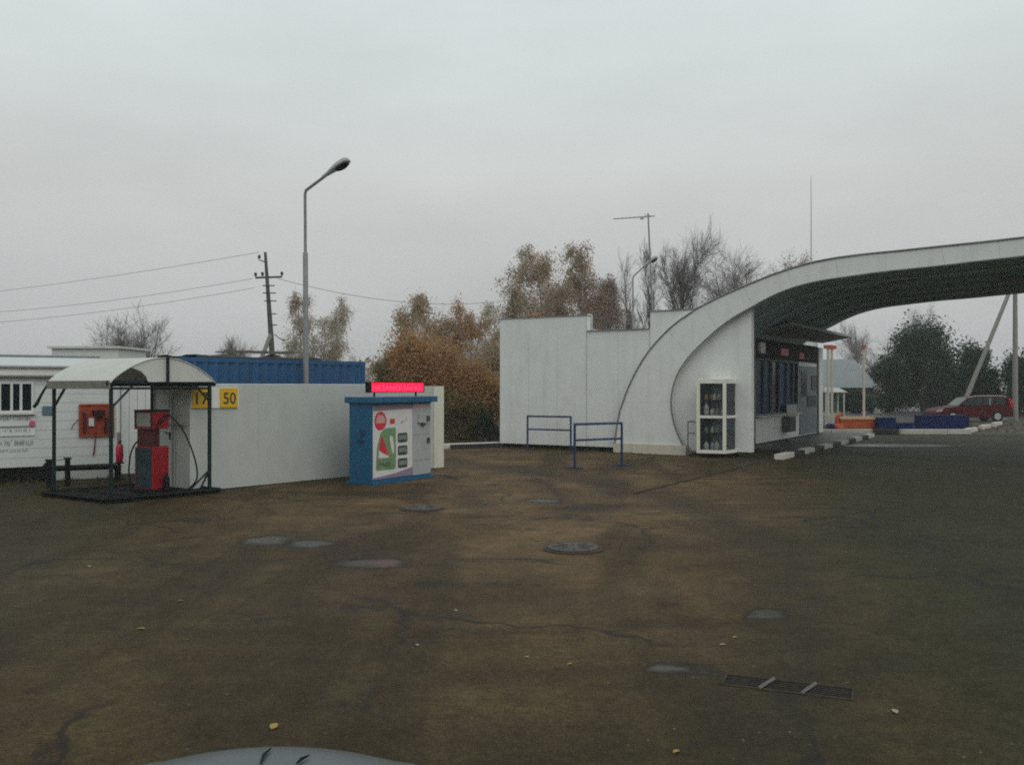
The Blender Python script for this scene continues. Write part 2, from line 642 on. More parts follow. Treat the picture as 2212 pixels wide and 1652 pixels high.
    base = mix(1.0, base, ramp(nois(75, 3, .8), [(.30, k(.48)), (.5, k(.93)), (.70, k(1.8))]), 'MULTIPLY')
    gv = N.new('ShaderNodeTexVoronoi')
    gv.inputs['Scale'].default_value = 16
    gv.inputs['Randomness'].default_value = 1
    L.new(tc.outputs['Object'], gv.inputs['Vector'])
    gsel = N.new('ShaderNodeSeparateColor')
    L.new(gv.outputs['Color'], gsel.inputs[0])
    chip = mix(1.0, ramp(gv.outputs['Distance'], [(.12, k(1)), (.22, k(0))]), ramp(gsel.outputs[0], [(.86, k(0)), (.90, k(.8))]), 'MULTIPLY')
    base = mix(chip, base, mix(gsel.outputs[1], (.018, .016, .012), (.19, .16, .11)))
    # shallow wet hollows with soft damp margins
    wet = None
    for (px, py, wpx, ry, st) in [(578, 1166, 88, .30, 1), (672, 1175, 96, .24, 1), (812, 1218, 130, .24, .9), (1675, 1328, 105, .17, 1), (1458, 1444, 85, .15, .9), (1170, 1082, 75, .3, .8), (1930, 962, 260, .8, 1), (932, 1262, 60, .12, .35), (420, 1124, 120, .3, .35), (1250, 1098, 170, .3, .4)]:
        c = G(px, py)
        rx = wpx / 2 / F * c.y
        sb_ = N.new('ShaderNodeVectorMath')
        sb_.operation = 'SUBTRACT'
        L.new(warp.outputs[0], sb_.inputs[0])
        sb_.inputs[1].default_value = (c.x, c.y, 0)
        ml = N.new('ShaderNodeVectorMath')
        ml.operation = 'MULTIPLY'
        L.new(sb_.outputs[0], ml.inputs[0])
        ml.inputs[1].default_value = (1 / rx, 1 / ry, 0)
        le = N.new('ShaderNodeVectorMath')
        le.operation = 'LENGTH'
        L.new(ml.outputs[0], le.inputs[0])
        rg = N.new('ShaderNodeMapRange')
        rg.interpolation_type = 'SMOOTHSTEP'
        rg.inputs['From Min'].default_value = 1.75
        rg.inputs['From Max'].default_value = .25
        rg.inputs['To Max'].default_value = st
        L.new(le.outputs['Value'], rg.inputs['Value'])
        if wet is None:
            wet = rg.outputs[0]
        else:
            mxx = N.new('ShaderNodeMath')
            mxx.operation = 'MAXIMUM'
            L.new(wet, mxx.inputs[0])
            L.new(rg.outputs[0], mxx.inputs[1])
            wet = mxx.outputs[0]
    base = mix(ramp(wet, [(.0, k(0)), (.35, k(.75)), (1, k(.75))]), base, (.020, .018, .015))
    film = ramp(wet, [(.30, k(0)), (.9, k(1))])
    # hairline cracks
    vo = N.new('ShaderNodeTexVoronoi')
    vo.feature = 'DISTANCE_TO_EDGE'
    vo.inputs['Scale'].default_value = .32
    wv = N.new('ShaderNodeVectorMath')
    wv.operation = 'MULTIPLY_ADD'
    nn = N.new('ShaderNodeTexNoise')
    nn.inputs['Scale'].default_value = 1.1
    nn.inputs['Detail'].default_value = 6
    L.new(tc.outputs['Object'], nn.inputs['Vector'])
    L.new(nn.outputs['Color'], wv.inputs[0])
    wv.inputs[1].default_value = (1.6, 1.6, 0)
    L.new(tc.outputs['Object'], wv.inputs[2])
    L.new(wv.outputs[0], vo.inputs['Vector'])
    ck = ramp(vo.outputs['Distance'], [(.006, k(.85)), (.016, k(0))])
    keep = ramp(nois(.22, 2), [(.46, k(0)), (.54, k(1))])
    base = mix(mix(1.0, ck, keep, 'MULTIPLY'), base, (.022, .019, .016))
    L.new(base, b.inputs['Base Color'])
    rr = N.new('ShaderNodeMapRange')
    rr.inputs['To Min'].default_value = .5
    rr.inputs['To Max'].default_value = .8
    L.new(nois(.5, 5, .6), rr.inputs['Value'])
    L.new(mix(film, rr.outputs[0], (.24, .24, .24)), b.inputs['Roughness'])
    L.new(mix(film, (.10, .10, .10), (.13, .13, .13)), b.inputs['Specular IOR Level'])
    bp = N.new('ShaderNodeBump')
    L.new(mix(film, (.7, .7, .7), (.06, .06, .06)), bp.inputs['Strength'])
    bp.inputs['Distance'].default_value = .014
    ad = N.new('ShaderNodeMath')
    ad.operation = 'MULTIPLY_ADD'
    L.new(nois(38, 4, .7), ad.inputs[0])
    ad.inputs[1].default_value = 1
    L.new(nois(3, 4), ad.inputs[2])
    L.new(ad.outputs[0], bp.inputs['Height'])
    L.new(bp.outputs[0], b.inputs['Normal'])
    return m


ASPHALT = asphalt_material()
g = MB()
ring = [(-60, -40), (60, -40), (60, 40.6), (13.2, 40.6), (12.2, 33), (-.2, 32.6), (-4.6, 30.6), (-11, 24.5), (-24, 17), (-60, 12)]
pts = [Vector((x, y, .004)) for x, y in ring]
slot4 = [p + UP * .004 for p in SLOT]
g.add(pts + slot4, [tuple(t) for t in tessellate_polygon([pts, slot4])])
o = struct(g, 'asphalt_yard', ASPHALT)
g = MB()
g.add([(-60, 58, .004), (200, 58, .004), (200, 92, .004), (-60, 92, .004)], [(0, 1, 2, 3)])
struct(g, 'road', mat('wet_road', (.075, .08, .08), .3, .2, .4), fix=False)


DAMP = mat('damp_dark_patch', (.030, .024, .017), .9, .3, 4, spec=.08)


def strip(pts, w, z):
    q = MB()
    for i in range(len(pts) - 1):
        a, b_ = pts[i], pts[i + 1]
        d = (b_ - a).normalized()
        n = Vector((-d.y, d.x, 0)) * w / 2
        q.add([a - n + UP * z, b_ - n + UP * z, b_ + n + UP * z, a + n + UP * z], [(0, 1, 2, 3)])
    return q


rng = random.Random(8)
pl = [G(1372 + i * 9.6 + rng.uniform(-2, 2), 1066 - i * 2.36 + rng.uniform(-1.2, 1.2)) for i in range(29)]
struct(strip(pl, .09, .008), 'asphalt_joint', DAMP)
pl = [G(1500 + i * 9, 1092 + .028 * (i * 9) ** 1.42 + rng.uniform(-1, 1)) for i in range(28)]

# manhole covers, drain grate, leaves
for (px, py, lab) in [(912, 1100, 'round iron manhole cover in front of the blue vending kiosk'),
                      (1238, 1187, 'round iron manhole cover with dark rusty rim, out in the middle of the yard')]:
    c = G(px, py)
    t = thing('manhole_cover', lab, 'manhole cover', c, 'manhole covers in the asphalt yard')
    MB().lathe(c + UP * .005, [(.38, 0), (.38, .016), (.335, .018), (.335, .010)], 40).build('rim', RUST, t, 30)
    lid = MB().lathe(c + UP * .012, [(.325, 0), (.325, .026), (.31, .032)], 40)
    for a in range(8):
        dv = Vector((math.cos(a * .785), math.sin(a * .785), 0))
        lid.bar(c + dv * .1 + UP * .046, c + dv * .27 + UP * .046, .02)
    lid.build('lid', IRON, t, 30)

a, b_, d, n = GA_, GB_, GD_, GN_
t = thing('drain_grate', 'long dark drain grate with two light crossbars set in the asphalt', 'drain grate', a)
q = MB()
for k in (-.123, .123):
    q.slab(a + n * (k - .012), b_ + n * (k - .012), n * .024, -.03, .009)
q.slab(a - n * .11, a + n * .11, d * .02, -.03, .0085).slab(b_ - n * .11 - d * .02, b_ + n * .11 - d * .02, d * .02, -.03, .0085)
q.build('frame', mat('worn_dark_iron', (.05, .042, .032), .8, .5, 20, spec=.15), t)
q = MB()
for i in range(5):
    k = -.084 + i * .168 / 4
    q.slab(a + n * (k - .006), b_ + n * (k - .006), n * .012, -.02, .002)
q.build('grating', mat('wet_dark_iron', (.045, .040, .034), .7, .5, 20, spec=.2), t)
for fr in (.34, .66):
    p = a.lerp(b_, fr)
    cv = Vector((.62, .78, 0)) * .135
    MB().bar(p - cv + UP * .010, p + cv + UP * .010, .022).build('crossbar', mat('scuffed_iron', (.12, .12, .115), .7, .2, 9), t)
q = MB()
q.slab(a - n * .12, b_ - n * .12, n * .24, -.2, -.18)
q.slab(a - n * .125, b_ - n * .125, n * .006, -.18, -.002).slab(a + n * .119, b_ + n * .119, n * .006, -.18, -.002)
q.build('channel', mat('black_gutter', (.006, .006, .006), .95, .3, 9, spec=.03), t)

W0, W1 = Vector((-6.38, 18.34, 0)), Vector((-1.783, 23.93, 0))
WD = (W1 - W0).normalized()
WN = Vector((-WD.y, WD.x, 0))
WL = (W1 - W0).length
VF = 26.94
SOIL = mat('dark_leafy_soil', (.030, .022, .014), .95, .6, 7, bump=.8, bscale=25, spec=.08)
rng = random.Random(31)
q = MB()
ns = 60
ea = [UV(-16.95 + 5.4 * i / ns, VF + .06) for i in range(ns + 1)]
eb = [UV(-16.95 + 5.4 * i / ns, VF - .32 - .16 * noise.noise(Vector((i * .31, 2, 5))) - rng.uniform(0, .05)) for i in range(ns + 1)]
q.add([p + UP * .012 for p in ea] + [p + UP * .007 for p in eb], [(i, i + 1, ns + 2 + i, ns + 1 + i) for i in range(ns)])
ea = [W0 + WD * (WL * i / ns) + WN * .02 for i in range(ns + 1)]
eb = [W0 + WD * (WL * i / ns) - WN * (.07 + .06 * noise.noise(Vector((i * .4, 7, 5))) + rng.uniform(0, .03)) for i in range(ns + 1)]
q.add([p + UP * .012 for p in ea] + [p + UP * .007 for p in eb], [(i, i + 1, ns + 2 + i, ns + 1 + i) for i in range(ns)])
struct(q, 'soil_strip', SOIL)

rng = random.Random(3)
LV = [(592, 1572, .045), (305, 1360, .036), (192, 1225, .036), (390, 1299, .028), (1461, 1626, .03), (1588, 1378, .024), (1231, 1436, .024)]
LW = [(901, 1395, .026), (985, 1320, .026), (1933, 1539, .036), (1561, 1394, .026), (1138, 1421, .022)]
for lst, mm, lab, grp in ((LV, LEAFY, 'small yellow fallen birch leaf lying on the asphalt yard', 'yellow leaves on the asphalt'),
                          (LW, LEAFB, 'small whitish fallen leaf lying on the asphalt yard', 'whitish leaves on the asphalt')):
    for (px, py, s) in lst:
        c = G(px, py)
        th = rng.uniform(0, 6.28)
        q = MB()
        ax, ay = Vector((math.cos(th), math.sin(th), 0)), Vector((-math.sin(th), math.cos(th), 0))
        pr = [(-1, 0, .1), (-.5, .5, .25), (.2, .55, .35), (1.1, 0, .15), (.2, -.55, .3), (-.5, -.5, .2)]
        top = [c + ax * x * s + ay * y * s + UP * (.008 + z * s) for x, y, z in pr] + [c + UP * (.008 + .05 * s)]
        bot = [p - UP * .002 for p in top]
        fs = [(i, (i + 1) % 6, 6) for i in range(6)]
        q.add(top + bot, fs + [(x2 + 7, x1 + 7, x3 + 7) for x1, x2, x3 in fs] + [(i, i + 7, (i + 1) % 6 + 7, (i + 1) % 6) for i in range(6)])
        solo(q, 'fallen_leaf', mm, lab, 'leaf', c, grp)

# ------------------------------------------------------------------ white tank enclosure, price sign
t = thing('tank_enclosure', 'long low white rendered wall block behind the blue kiosk, carrying yellow price plates', 'enclosure wall', W0)
q = MB().slab(W0, W0 + WD * 5.05, WN * 1.5, 0, 2.125).slab(W0 + WD * 5.051, W1 - WD * .36, WN * 1.5, 0, 2.085)
for k in (1.6, 3.3, 5.0):
    q.slab(W0 + WD * k - WN * .006, W0 + WD * (k + .05) - WN * .006, WN * .006, .02, 2.08)
q.build('wall', WHITE, t)
MB().slab(W1 - WD * .358 - WN * .03, W1 - WN * .03, WN * 1.56, 0, 2.10).build('end_pillar', mat('cream_white_render', (.70, .68, .58), .6, .06, 4, stain=(.4, .37, .3), stain_amt=.5), t)
MB().slab(W0 + WN * .0 - WD * .02, W0 + WD * 5.05, WN * 1.5, 2.127, 2.15).build('coping', WHITE_PANEL, t)
q = MB()
for k, (h0, h1) in ((.55, (.5, 2.0)), ):
    pp = W0 + WN * k - WD * .05
    q.tube([pp + UP * .1, pp + UP * 1.98], .022, 8)
pp = W0 - WD * .05
q.tube([pp + WN * .1 + UP * 1.33, pp + WN * 1.45 + UP * 1.33], .018, 8)
q.build('pipe', GREY, t)
MB().slab(W0 + WN * .75 - WD * .02, W0 + WN * 1.15 - WD * .02, WD * .018, 1.42, 1.95).build('notice_plate', mat('faded_notice', (.50, .52, .50), .6, .25, 12), t)

ps_ = W0 + WD * .04 - WN * .03
t = thing('price_sign', 'yellow plates reading 17 and 50 fixed high on the white wall', 'price sign', ps_ + UP * 1.63)
pw = .47
MB().slab(ps_ - WD * .03, ps_ + WD * 1.06, WN * .022, 1.655, 2.07).build('backing', WHITE_PANEL, t)
for i, s in enumerate(('17', '50')):
    o_ = ps_ + WD * (-.01 + i * .625) - WN * .022
    pl_ = MB().slab(o_, o_ + WD * (.43 - .02 * i), WN * .018, 1.665, 2.06).build('plate', YELLOW, t)
    text('digits', s, o_ + WD * .07 + UP * 1.735, WD, UP, .29, .24, BLACK_INK, pl_, .004, .012)

# ------------------------------------------------------------------ blue container behind
c0 = W0 + WN * 2.45 + WD * 1.32
CL, CWD = 5.4, 2.44
t = thing('shipping_container', 'blue corrugated shipping container standing behind the low white wall', 'container', c0)
q = MB()


def corr(a, d, n, length, z0, z1, pitch=.278, dep=.045):
    k = 0.0
    prof = []
    while k < length - .01:
        for f, y in ((0, 0), (.25, 0), (.45, dep), (.75, dep), (.95, 0)):
            if k + f * pitch <= length:
                prof.append((k + f * pitch, y))
        k += pitch
    prof.append((length, 0))
    front = [a + d * x + n * y for x, y in prof]
    back = [a + n * .09 + d * length, a + n * .09]
    return [p + UP * z0 for p in front + back], UP * (z1 - z0)


pl_, ex = corr(c0, WD, WN, CL, .34, 2.66)
q.prism(pl_, ex)
pl_, ex = corr(c0 + WD * CL, WN, -WD, CWD, .34, 2.66)
q.prism(pl_, ex)
q.slab(c0 + WN * (CWD - .08), c0 + WN * (CWD - .08) + WD * CL, WN * .08, .34, 2.66)
q.slab(c0 + WN * .1, c0 + WN * (CWD - .1), WD * .06, .34, 2.66)
q.build('wall', BLUE_CONT, t)
q = MB()
for z0, z1 in ((.2, .34), (2.66, 2.76)):
    q.slab(c0 - WN * .012, c0 - WN * .012 + WD * CL, WN * .1, z0, z1)
    q.slab(c0 + WN * (CWD - .1), c0 + WN * (CWD - .1) + WD * CL, WN * .112, z0, z1)
    q.slab(c0 + WN * .089 + WD * (CL - .1), c0 + WN * (CWD - .101) + WD * (CL - .1), WD * .112, z0, z1)
for k in (-.01, CL - .09):
    q.slab(c0 - WN * .016 + WD * k, c0 - WN * .016 + WD * (k + .115), WN * .11, .2, 2.765)
q.build('frame', BLUE_CONT, t)
MB().slab(c0 + WN * .09, c0 + WN * .09 + WD * (CL - .1), WN * (CWD - .2), 2.7, 2.74).build('roof', GREY, t)
q = MB()
for k in (.2, 2.6, 5.0):
    q.slab(c0 + WD * k + WN * .1, c0 + WD * (k + .25) + WN * .1, WN * 2.2, 0, .198)
q.build('support', CONC, t)

rng = random.Random(12)
q = MB()
nx, ny = 34, 8
pts = []
for i in range(nx + 1):
    for j in range(ny + 1):
        x, y = .35 + i / nx * 3.6, .02 + j / ny * 1.7
        hgt = .03 + .11 * max(0, noise.noise(Vector((x * 1.5, y * 1.4, 3)))) * math.sin(math.pi * min(max(j / ny, .12), .9)) * 2.2
        pts.append(c0 + WD * x + WN * y + UP * (2.77 + hgt))
fs = [(i * (ny + 1) + j, (i + 1) * (ny + 1) + j, (i + 1) * (ny + 1) + j + 1, i * (ny + 1) + j + 1) for i in range(nx) for j in range(ny)]
q.add(pts, fs)
base = c0 + WD * .35 + WN * .02 + UP * 2.76
low = [Vector((p.x, p.y, 2.762)) for p in pts]
q.add(low, [tuple(reversed(f)) for f in fs])
np_ = len(pts)
edge = [i * (ny + 1) for i in range(nx + 1)]
q.f += [(edge[i], edge[i + 1], edge[i + 1] + np_, edge[i] + np_) for i in range(nx)]
edge = [i * (ny + 1) + ny for i in range(nx + 1)]
q.f += [(edge[i], edge[i] + np_, edge[i + 1] + np_, edge[i + 1]) for i in range(nx)]
solo(q, 'tarpaulin', TARP, 'crumpled dark tarpaulin lying on the blue container roof', 'tarpaulin', base, smooth=40)
for i, (x0, x1, y0, dz) in enumerate(((1.2, 3.4, .5, .12), (1.6, 3.9, .75, .17), (2.6, 4.7, .4, .01))):
    aa, bb_ = c0 + WD * x0 + WN * y0 + UP * (2.80 + dz), c0 + WD * x1 + WN * (y0 + .15) + UP * (2.80 + dz + .02)
    q = MB()
    q.box((aa + bb_) / 2, ((bb_ - aa).length, .18, .03), (bb_ - aa).normalized(), WN)
    solo(q, 'timber_plank', WOOD, ('lower long grey plank resting on the tarpaulin of the container roof', 'upper long grey plank resting on the tarpaulin of the container roof', 'pale plank lying flat on the container roof by the lamp post')[i], 'plank', aa, 'planks on the container roof')

# ------------------------------------------------------------------ street lamps
def lamp(px, bx, Y, elbow_z, armp, headp, label, rbase=.075):
    base = Vector(((bx - CX) / F * Y, Y, 0))
    top = P(px, 0, Y)
    top.z = elbow_z
    t = thing('street_lamp', label, 'street lamp', base, 'street lamps of the filling station')
    split = base.lerp(top, .78)
    MB().tube([base, base.lerp(top, .4), split, split + (top - split) * .02], [rbase, rbase * .92, rbase * .85, rbase * .55], 12).build('pole', GREY, t, 40)
    arm_end = P(armp[0], armp[1], Y - .25)
    q = MB().tube([split - UP * .05, split.lerp(top, .5), top - UP * .06, top + (arm_end - top) * .04 + UP * .02, arm_end], rbase * .5, 10)
    q.build('arm', GREY, t, 40)
    he = P(headp[0], headp[1], Y - .45)
    dd = (he - arm_end).normalized()
    sdv = dd.cross(UP).normalized()
    uv_ = sdv.cross(dd).normalized()
    Lh = (he - arm_end).length
    q = MB()
    prof = [(-.12, .05, .05), (.08, .07, .065), (.3, .11, .10), (.6, .165, .135), (.85, .165, .125), (.97, .11, .08), (1.0, .03, .03)]
    rings = []
    for s_, wd, ht in prof:
        c = arm_end + dd * (s_ * Lh)
        rings.append([c + sdv * wd * math.cos(k * math.pi / 8) + uv_ * (ht * math.sin(k * math.pi / 8) if k <= 8 else .03 * math.sin(k * math.pi / 8)) for k in range(16)])
    vs_ = [p for r_ in rings for p in r_]
    fs_ = [(i * 16 + k, i * 16 + (k + 1) % 16, (i + 1) * 16 + (k + 1) % 16, (i + 1) * 16 + k) for i in range(len(prof) - 1) for k in range(16)]
    fs_ += [tuple(range(16)), tuple((len(prof) - 1) * 16 + k for k in range(16))]
    q.add(vs_, fs_)
    hd = q.build('lamp_head', LGREY, t, 50)
    q = MB()
    c = arm_end + dd * (.68 * Lh) - uv_ * .03
    ring_ = []
    for zz, sc in ((0, 1), (-.035, .92), (-.06, .6), (-.068, .1)):
        ring_.append([c + uv_ * zz + dd * (.27 * Lh * sc * math.cos(k * math.pi / 8)) + sdv * (.135 * sc * math.sin(k * math.pi / 8)) for k in range(16)])
    q.add([p for r_ in ring_ for p in r_], [(i * 16 + k, i * 16 + (k + 1) % 16, (i + 1) * 16 + (k + 1) % 16, (i + 1) * 16 + k) for i in range(3) for k in range(16)] + [tuple(range(16)), tuple(48 + k for k in range(16))])
    q.build('lamp_glass', GLASS_DARK, hd, 50)
    return t


lamp(659, 662, 23.14, 6.95, (703, 380), (755, 346), 'tall grey street lamp rising behind the white wall in front of the blue container')
lamp(1367, 1369, 40.5, 6.85, (1392, 575), (1421, 555), 'smaller distant street lamp showing above the shop parapet', .06)

# ------------------------------------------------------------------ left building
B0, BD = Vector((-11.06, 20, 0)), Vector((.835, .55, 0)).normalized()
BN = Vector((-BD.y, BD.x, 0))
BA, BB = B0 - BD * 9, B0 + BD * 2.36
t = thing('white_building', 'long single-storey white sided building with low roof behind the fuel pump shelter', 'building', B0)
q = MB()
prof = []
z = .33
while z < 2.30:
    prof += [(.0, z), (-.005, z + .006), (0.001, z + .19)]
    z += .2
prof += [(0, 2.33), (.25, 2.33), (.25, .33)]
q.prism([BA + BN * y + UP * zz for y, zz in prof], BD * (BB - BA).length)
q.slab(BB - BD * .1 + BN * .251, BB + BN * .251, BN * 4.2, .33, 2.5)
q.slab(BA + BN * 4.46, BB - BD * .0 + BN * 4.46, BN * .12, .33, 2.5)
q.build('wall', WHITE_SIDING, t)
q = MB()
q.slab(BA + BN * .05, B0 + BD * .9 + BN * .05, BN * 4.3, 0, .328)
q.build('plinth', PLINTH, t)
MB().slab(B0 + BD * .91 + BN * .06, BB - BD * .02 + BN * .06, BN * 4.3, 0, .328).build('foundation', WHITE, t)
q = MB()
q.slab(BA - BN * .16, BB + BD * .15 - BN * .16, BN * .03, 2.335, 2.5)
q.build('fascia', CREAM_FRAME, t)
q = MB()
for y0, z0, y1, z1 in ((-.2, 2.52, 3.4, 2.80), (3.4, 2.80, 4.9, 2.62)):
    a0, a1 = BA + BN * y0, BB + BD * .2 + BN * y0
    e0, e1 = BA + BN * y1, BB + BD * .2 + BN * y1
    q.hexa([a0 + UP * z0, a1 + UP * z0, e1 + UP * z1, e0 + UP * z1, a0 + UP * (z0 + .03), a1 + UP * (z0 + .03), e1 + UP * (z1 + .03), e0 + UP * (z1 + .03)])
rf = q.build('roof', mat('pale_sheet_roof', (.56, .60, .60), .45, .06, 2), t)
q = MB()
q.slab(BA - BN * .21, BB + BD * .2 - BN * .21, BN * .012, 2.49, 2.53)
q.tube([BA + BN * 3.4 + UP * 2.86, BB + BD * .2 + BN * 3.4 + UP * 2.86], .035, 6)
q.build('edge_trim', GREY, rf)
MB().slab(BA - BN * .15, BB + BD * .13 - BN * .15, BN * .15, 2.30, 2.333).build('soffit', GREY, t)
# window
win0 = B0 + BD * .03 - BN * .03
def bpt(px):                       # where a picture column meets the wall line
    k = (px - CX) / F
    s_ = (k * B0.y - B0.x) / (BD.x - k * BD.y)
    return B0 + BD * s_
wa, wb = bpt(2), bpt(67)
z0, z1 = 1.57, 2.15
fr = MB()
wl = (wb - wa).length
for (s0, s1, zz0, zz1) in ((-.05, wl + .05, z1, z1 + .05), (-.05, wl + .05, z0 - .05, z0), (-.05, 0, z0, z1), (wl, wl + .05, z0, z1), (wl * .30, wl * .39, z0, z1), (wl * .61, wl * .70, z0, z1)):
    fr.slab(wa + BD * s0 - BN * .05, wa + BD * s1 - BN * .05, BN * .049, zz0, zz1)
wn = fr.build('window', WHITE_SIDING, t)
MB().slab(wa - BN * .028, wb - BN * .028, BN * .02, z0, z1).build('pane', GLASS_DARK, wn)
q = MB()
for i in range(9):
    p = wa + BD * (wl * (i + .5) / 9) - BN * .038
    q.tube([p + UP * z0, p + UP * z1], .006, 6)
q.build('bars', DARKGREEN, wn)
MB().slab(wa - BD * .08 - BN * .14, wb + BD * .08 - BN * .14, BN * .135, z0 - .085, z0 - .055).build('sill', CREAM_FRAME, wn)
rng = random.Random(21)


def scrawl(org, xd, length, zc, hh, rng, nrm):
    """a row of strokes: small worn lettering, not legible in the photograph"""
    q = MB()
    x = 0
    while x < length:
        wd = rng.uniform(.022, .034)
        for _ in range(3):
            if rng.random() < .5:
                x0 = x + rng.choice((0, wd - .008))
                q.slab(org + xd * x0, org + xd * (x0 + .008), nrm * .004, zc - hh / 2, zc + hh / 2)
            else:
                zz = zc + rng.choice((-.5, 0, .42)) * hh
                q.slab(org + xd * x, org + xd * (x + wd), nrm * .004, zz, zz + .008)
        x += wd + (.04 if rng.random() < .15 else .012)
    return q


ban = thing('wall_notice', 'pale lettered notice board with pink spot below the barred window', 'notice', wa - BN * .04 + UP * 1.0)
bo = bpt(-40) - BN * .035
bl = (bpt(76) - bpt(-40)).length
MB().slab(bo, bo + BD * bl, BN * .02, 1.02, 1.44).build('board', WHITE_PANEL, ban)
scrawl(bo - BN * .006, BD, bl - .1, 1.39, .07, rng, BN).build('lettering', GREY_INK, ban)
MB().slab(bo - BN * .004, bo + BD * bl - BN * .004, BN * .003, 1.19, 1.235).build('stripe', GREY_INK, ban)
scrawl(bo - BN * .006, BD, bl - .1, 1.13, .06, rng, BN).build('lettering', GREY_INK, ban)
pk = bpt(69) - BN * .05
MB().lathe(pk + UP * 1.29, [(.0, 0), (.06, 0), (.06, .012), (0, .014)], 20, -BN).build('pink_spot', mat('pink_print', (.62, .10, .16), .5, .15, 9), ban)
ban2 = thing('wall_lettering', 'row of small grey letters painted along the white siding', 'lettering', bpt(20) + UP * .82)
scrawl(bpt(-40) - BN * .016, BD, bl - .05, .86, .10, rng, BN).build('lettering', GREY_INK, ban2)
scrawl(bpt(-40) - BN * .016, BD, bl - .15, .70, .04, rng, BN).build('lettering', mat('faded_lettering', (.42, .45, .44), .6, .1, 9), ban2)
bp0, bp1 = bpt(91), bpt(116)
pt_ = MB().slab(bp0 - BN * .04, bp1 - BN * .04, BN * .024, 1.47, 1.66)
pt_ = solo(pt_, 'house_plate', mat('grey_blue_plate', (.10, .17, .21), .5, .2, 12), 'small grey-blue plate on the white siding right of the barred window', 'plate', bp0 + UP * 1.47)

# white sheet fence between the building and the tank enclosure
q = MB()
fa, fb = Vector((-9.06, 21.45, 0)), Vector((-8.28, 21.40, 0))
fd = (fb - fa).normalized()
fnn = Vector((-fd.y, fd.x, 0))
for i in range(4):
    k = (fb - fa).length / 4
    q.slab(fa + fd * (i * k + .006), fa + fd * ((i + 1) * k - .006), fnn * .03, .08, 2.2)
t = thing('sheet_fence', 'narrow white sheet metal fence between the white building and the tank wall', 'fence', fa)
q.build('panel', WHITE_PANEL, t)
MB().bar(fa + UP * 0 + fnn * .06, fa + fnn * .06 + UP * 2.2, .06).bar(fb + fnn * .06, fb + fnn * .06 + UP * 2.2, .06).build('post', GREY, t)

# fire board on the building wall
fa, fb = bpt(170), bpt(246)
fl = (fb - fa).length
t = thing('fire_board', 'orange-red wooden fire tool board hung on the white wall', 'fire board', fa + UP * .97)
MB().slab(fa - BN * .045, fb - BN * .045, BN * .03, .97, 1.69).build('board', ORANGE, t)
q = MB()
for s0, s1, a0, a1 in ((0, fl, 1.66, 1.70), (0, fl, .96, 1.0), (0, .035, 1.0, 1.66), (fl - .035, fl, 1.0, 1.66)):
    q.slab(fa + BD * s0 - BN * .065, fa + BD * s1 - BN * .065, BN * .019, a0, a1)
q.build('frame', mat('dull_orange_frame', (.34, .06, .016), .6, .25, 9), t)
q = MB()
p = fa + BD * (fl * .55) - BN * .10
q.lathe(p + UP * 1.40, [(.02, 0), (.11, .02), (.14, .14), (.145, .16), (.13, .16)], 18)
q.build('bucket', mat('soot_dark_red', (.05, .012, .012), .6, .3, 9), t, 40)
p = fa + BD * (fl * .34) - BN * .09
MB().slab(p - BD * .055, p + BD * .055, BN * .02, 1.2, 1.38).build('white_card', POSTER, t)
q = MB()
TOOLRED = mat('dark_tool_red', (.06, .012, .012), .6, .3, 9)
MB().bar(fa + BD * (fl * .15) - BN * .08 + UP * 1.05, fa + BD * (fl * .15) - BN * .08 + UP * 1.5, .05).build('tool', TOOLRED, t)
MB().bar(fa + BD * (fl * .75) - BN * .08 + UP * 1.05, fa + BD * (fl * .78) - BN * .08 + UP * 1.38, .06).build('tool', TOOLRED, t)
p = fa + BD * (fl * .46) - BN * .07
q = MB().tube([p + UP * 1.05, p + UP * .8 - BD * .01, p - BD * .035 + UP * .58, p - BD * .05 + UP * .52], [.016, .016, .02, .008], 8)
q.build('hook', mat('dull_red_handle', (.17, .02, .022), .5, .2, 9), t, 40)
q = MB().tube([fa - BN * .06 + UP * 1.36, fa - BD * .12 - BN * .07 + UP * 1.24, fa - BD * .16 - BN * .07 + UP * 1.14], .009, 6)
q.build('strap', DARK, t)

# ------------------------------------------------------------------ black steel barrier
t = thing('steel_barrier', 'low black steel barrier with two posts at the base of the white building', 'barrier', G(106, 1052))
ba, bb_ = P(86, 1013, 19.2), P(252, 1008, 20.4)
MB().bar(ba, bb_, .075).build('rail', DARK, t)
for (px, py, zt) in ((106, 1053, .57), (146, 1049, .58)):
    g0 = G(px, py)
    MB().bar(g0, g0 + UP * zt, .085).bar(g0 + UP * zt - Vector((.08, 0, 0)), g0 + UP * zt + Vector((.08, 0, 0)), .03).build('post', DARK, t)
a0 = G(106, 1053) + Vector((0, -.06, 0))
MB().prism([a0 + Vector((-.16, 0, .40)), a0 + Vector((.0, 0, .40)), a0 + Vector((.0, 0, .58))], Vector((0, .03, 0))).build('gusset', DARK, t)
MB().tube([G(106, 1053) + UP * .555, G(146, 1049) + UP * .56], .01, 6).build('wire', GREY, t)
q = MB()
q.bar(bb_ - UP * .0, Vector((bb_.x, bb_.y, 0)), .07)
q.build('post', DARK, t)

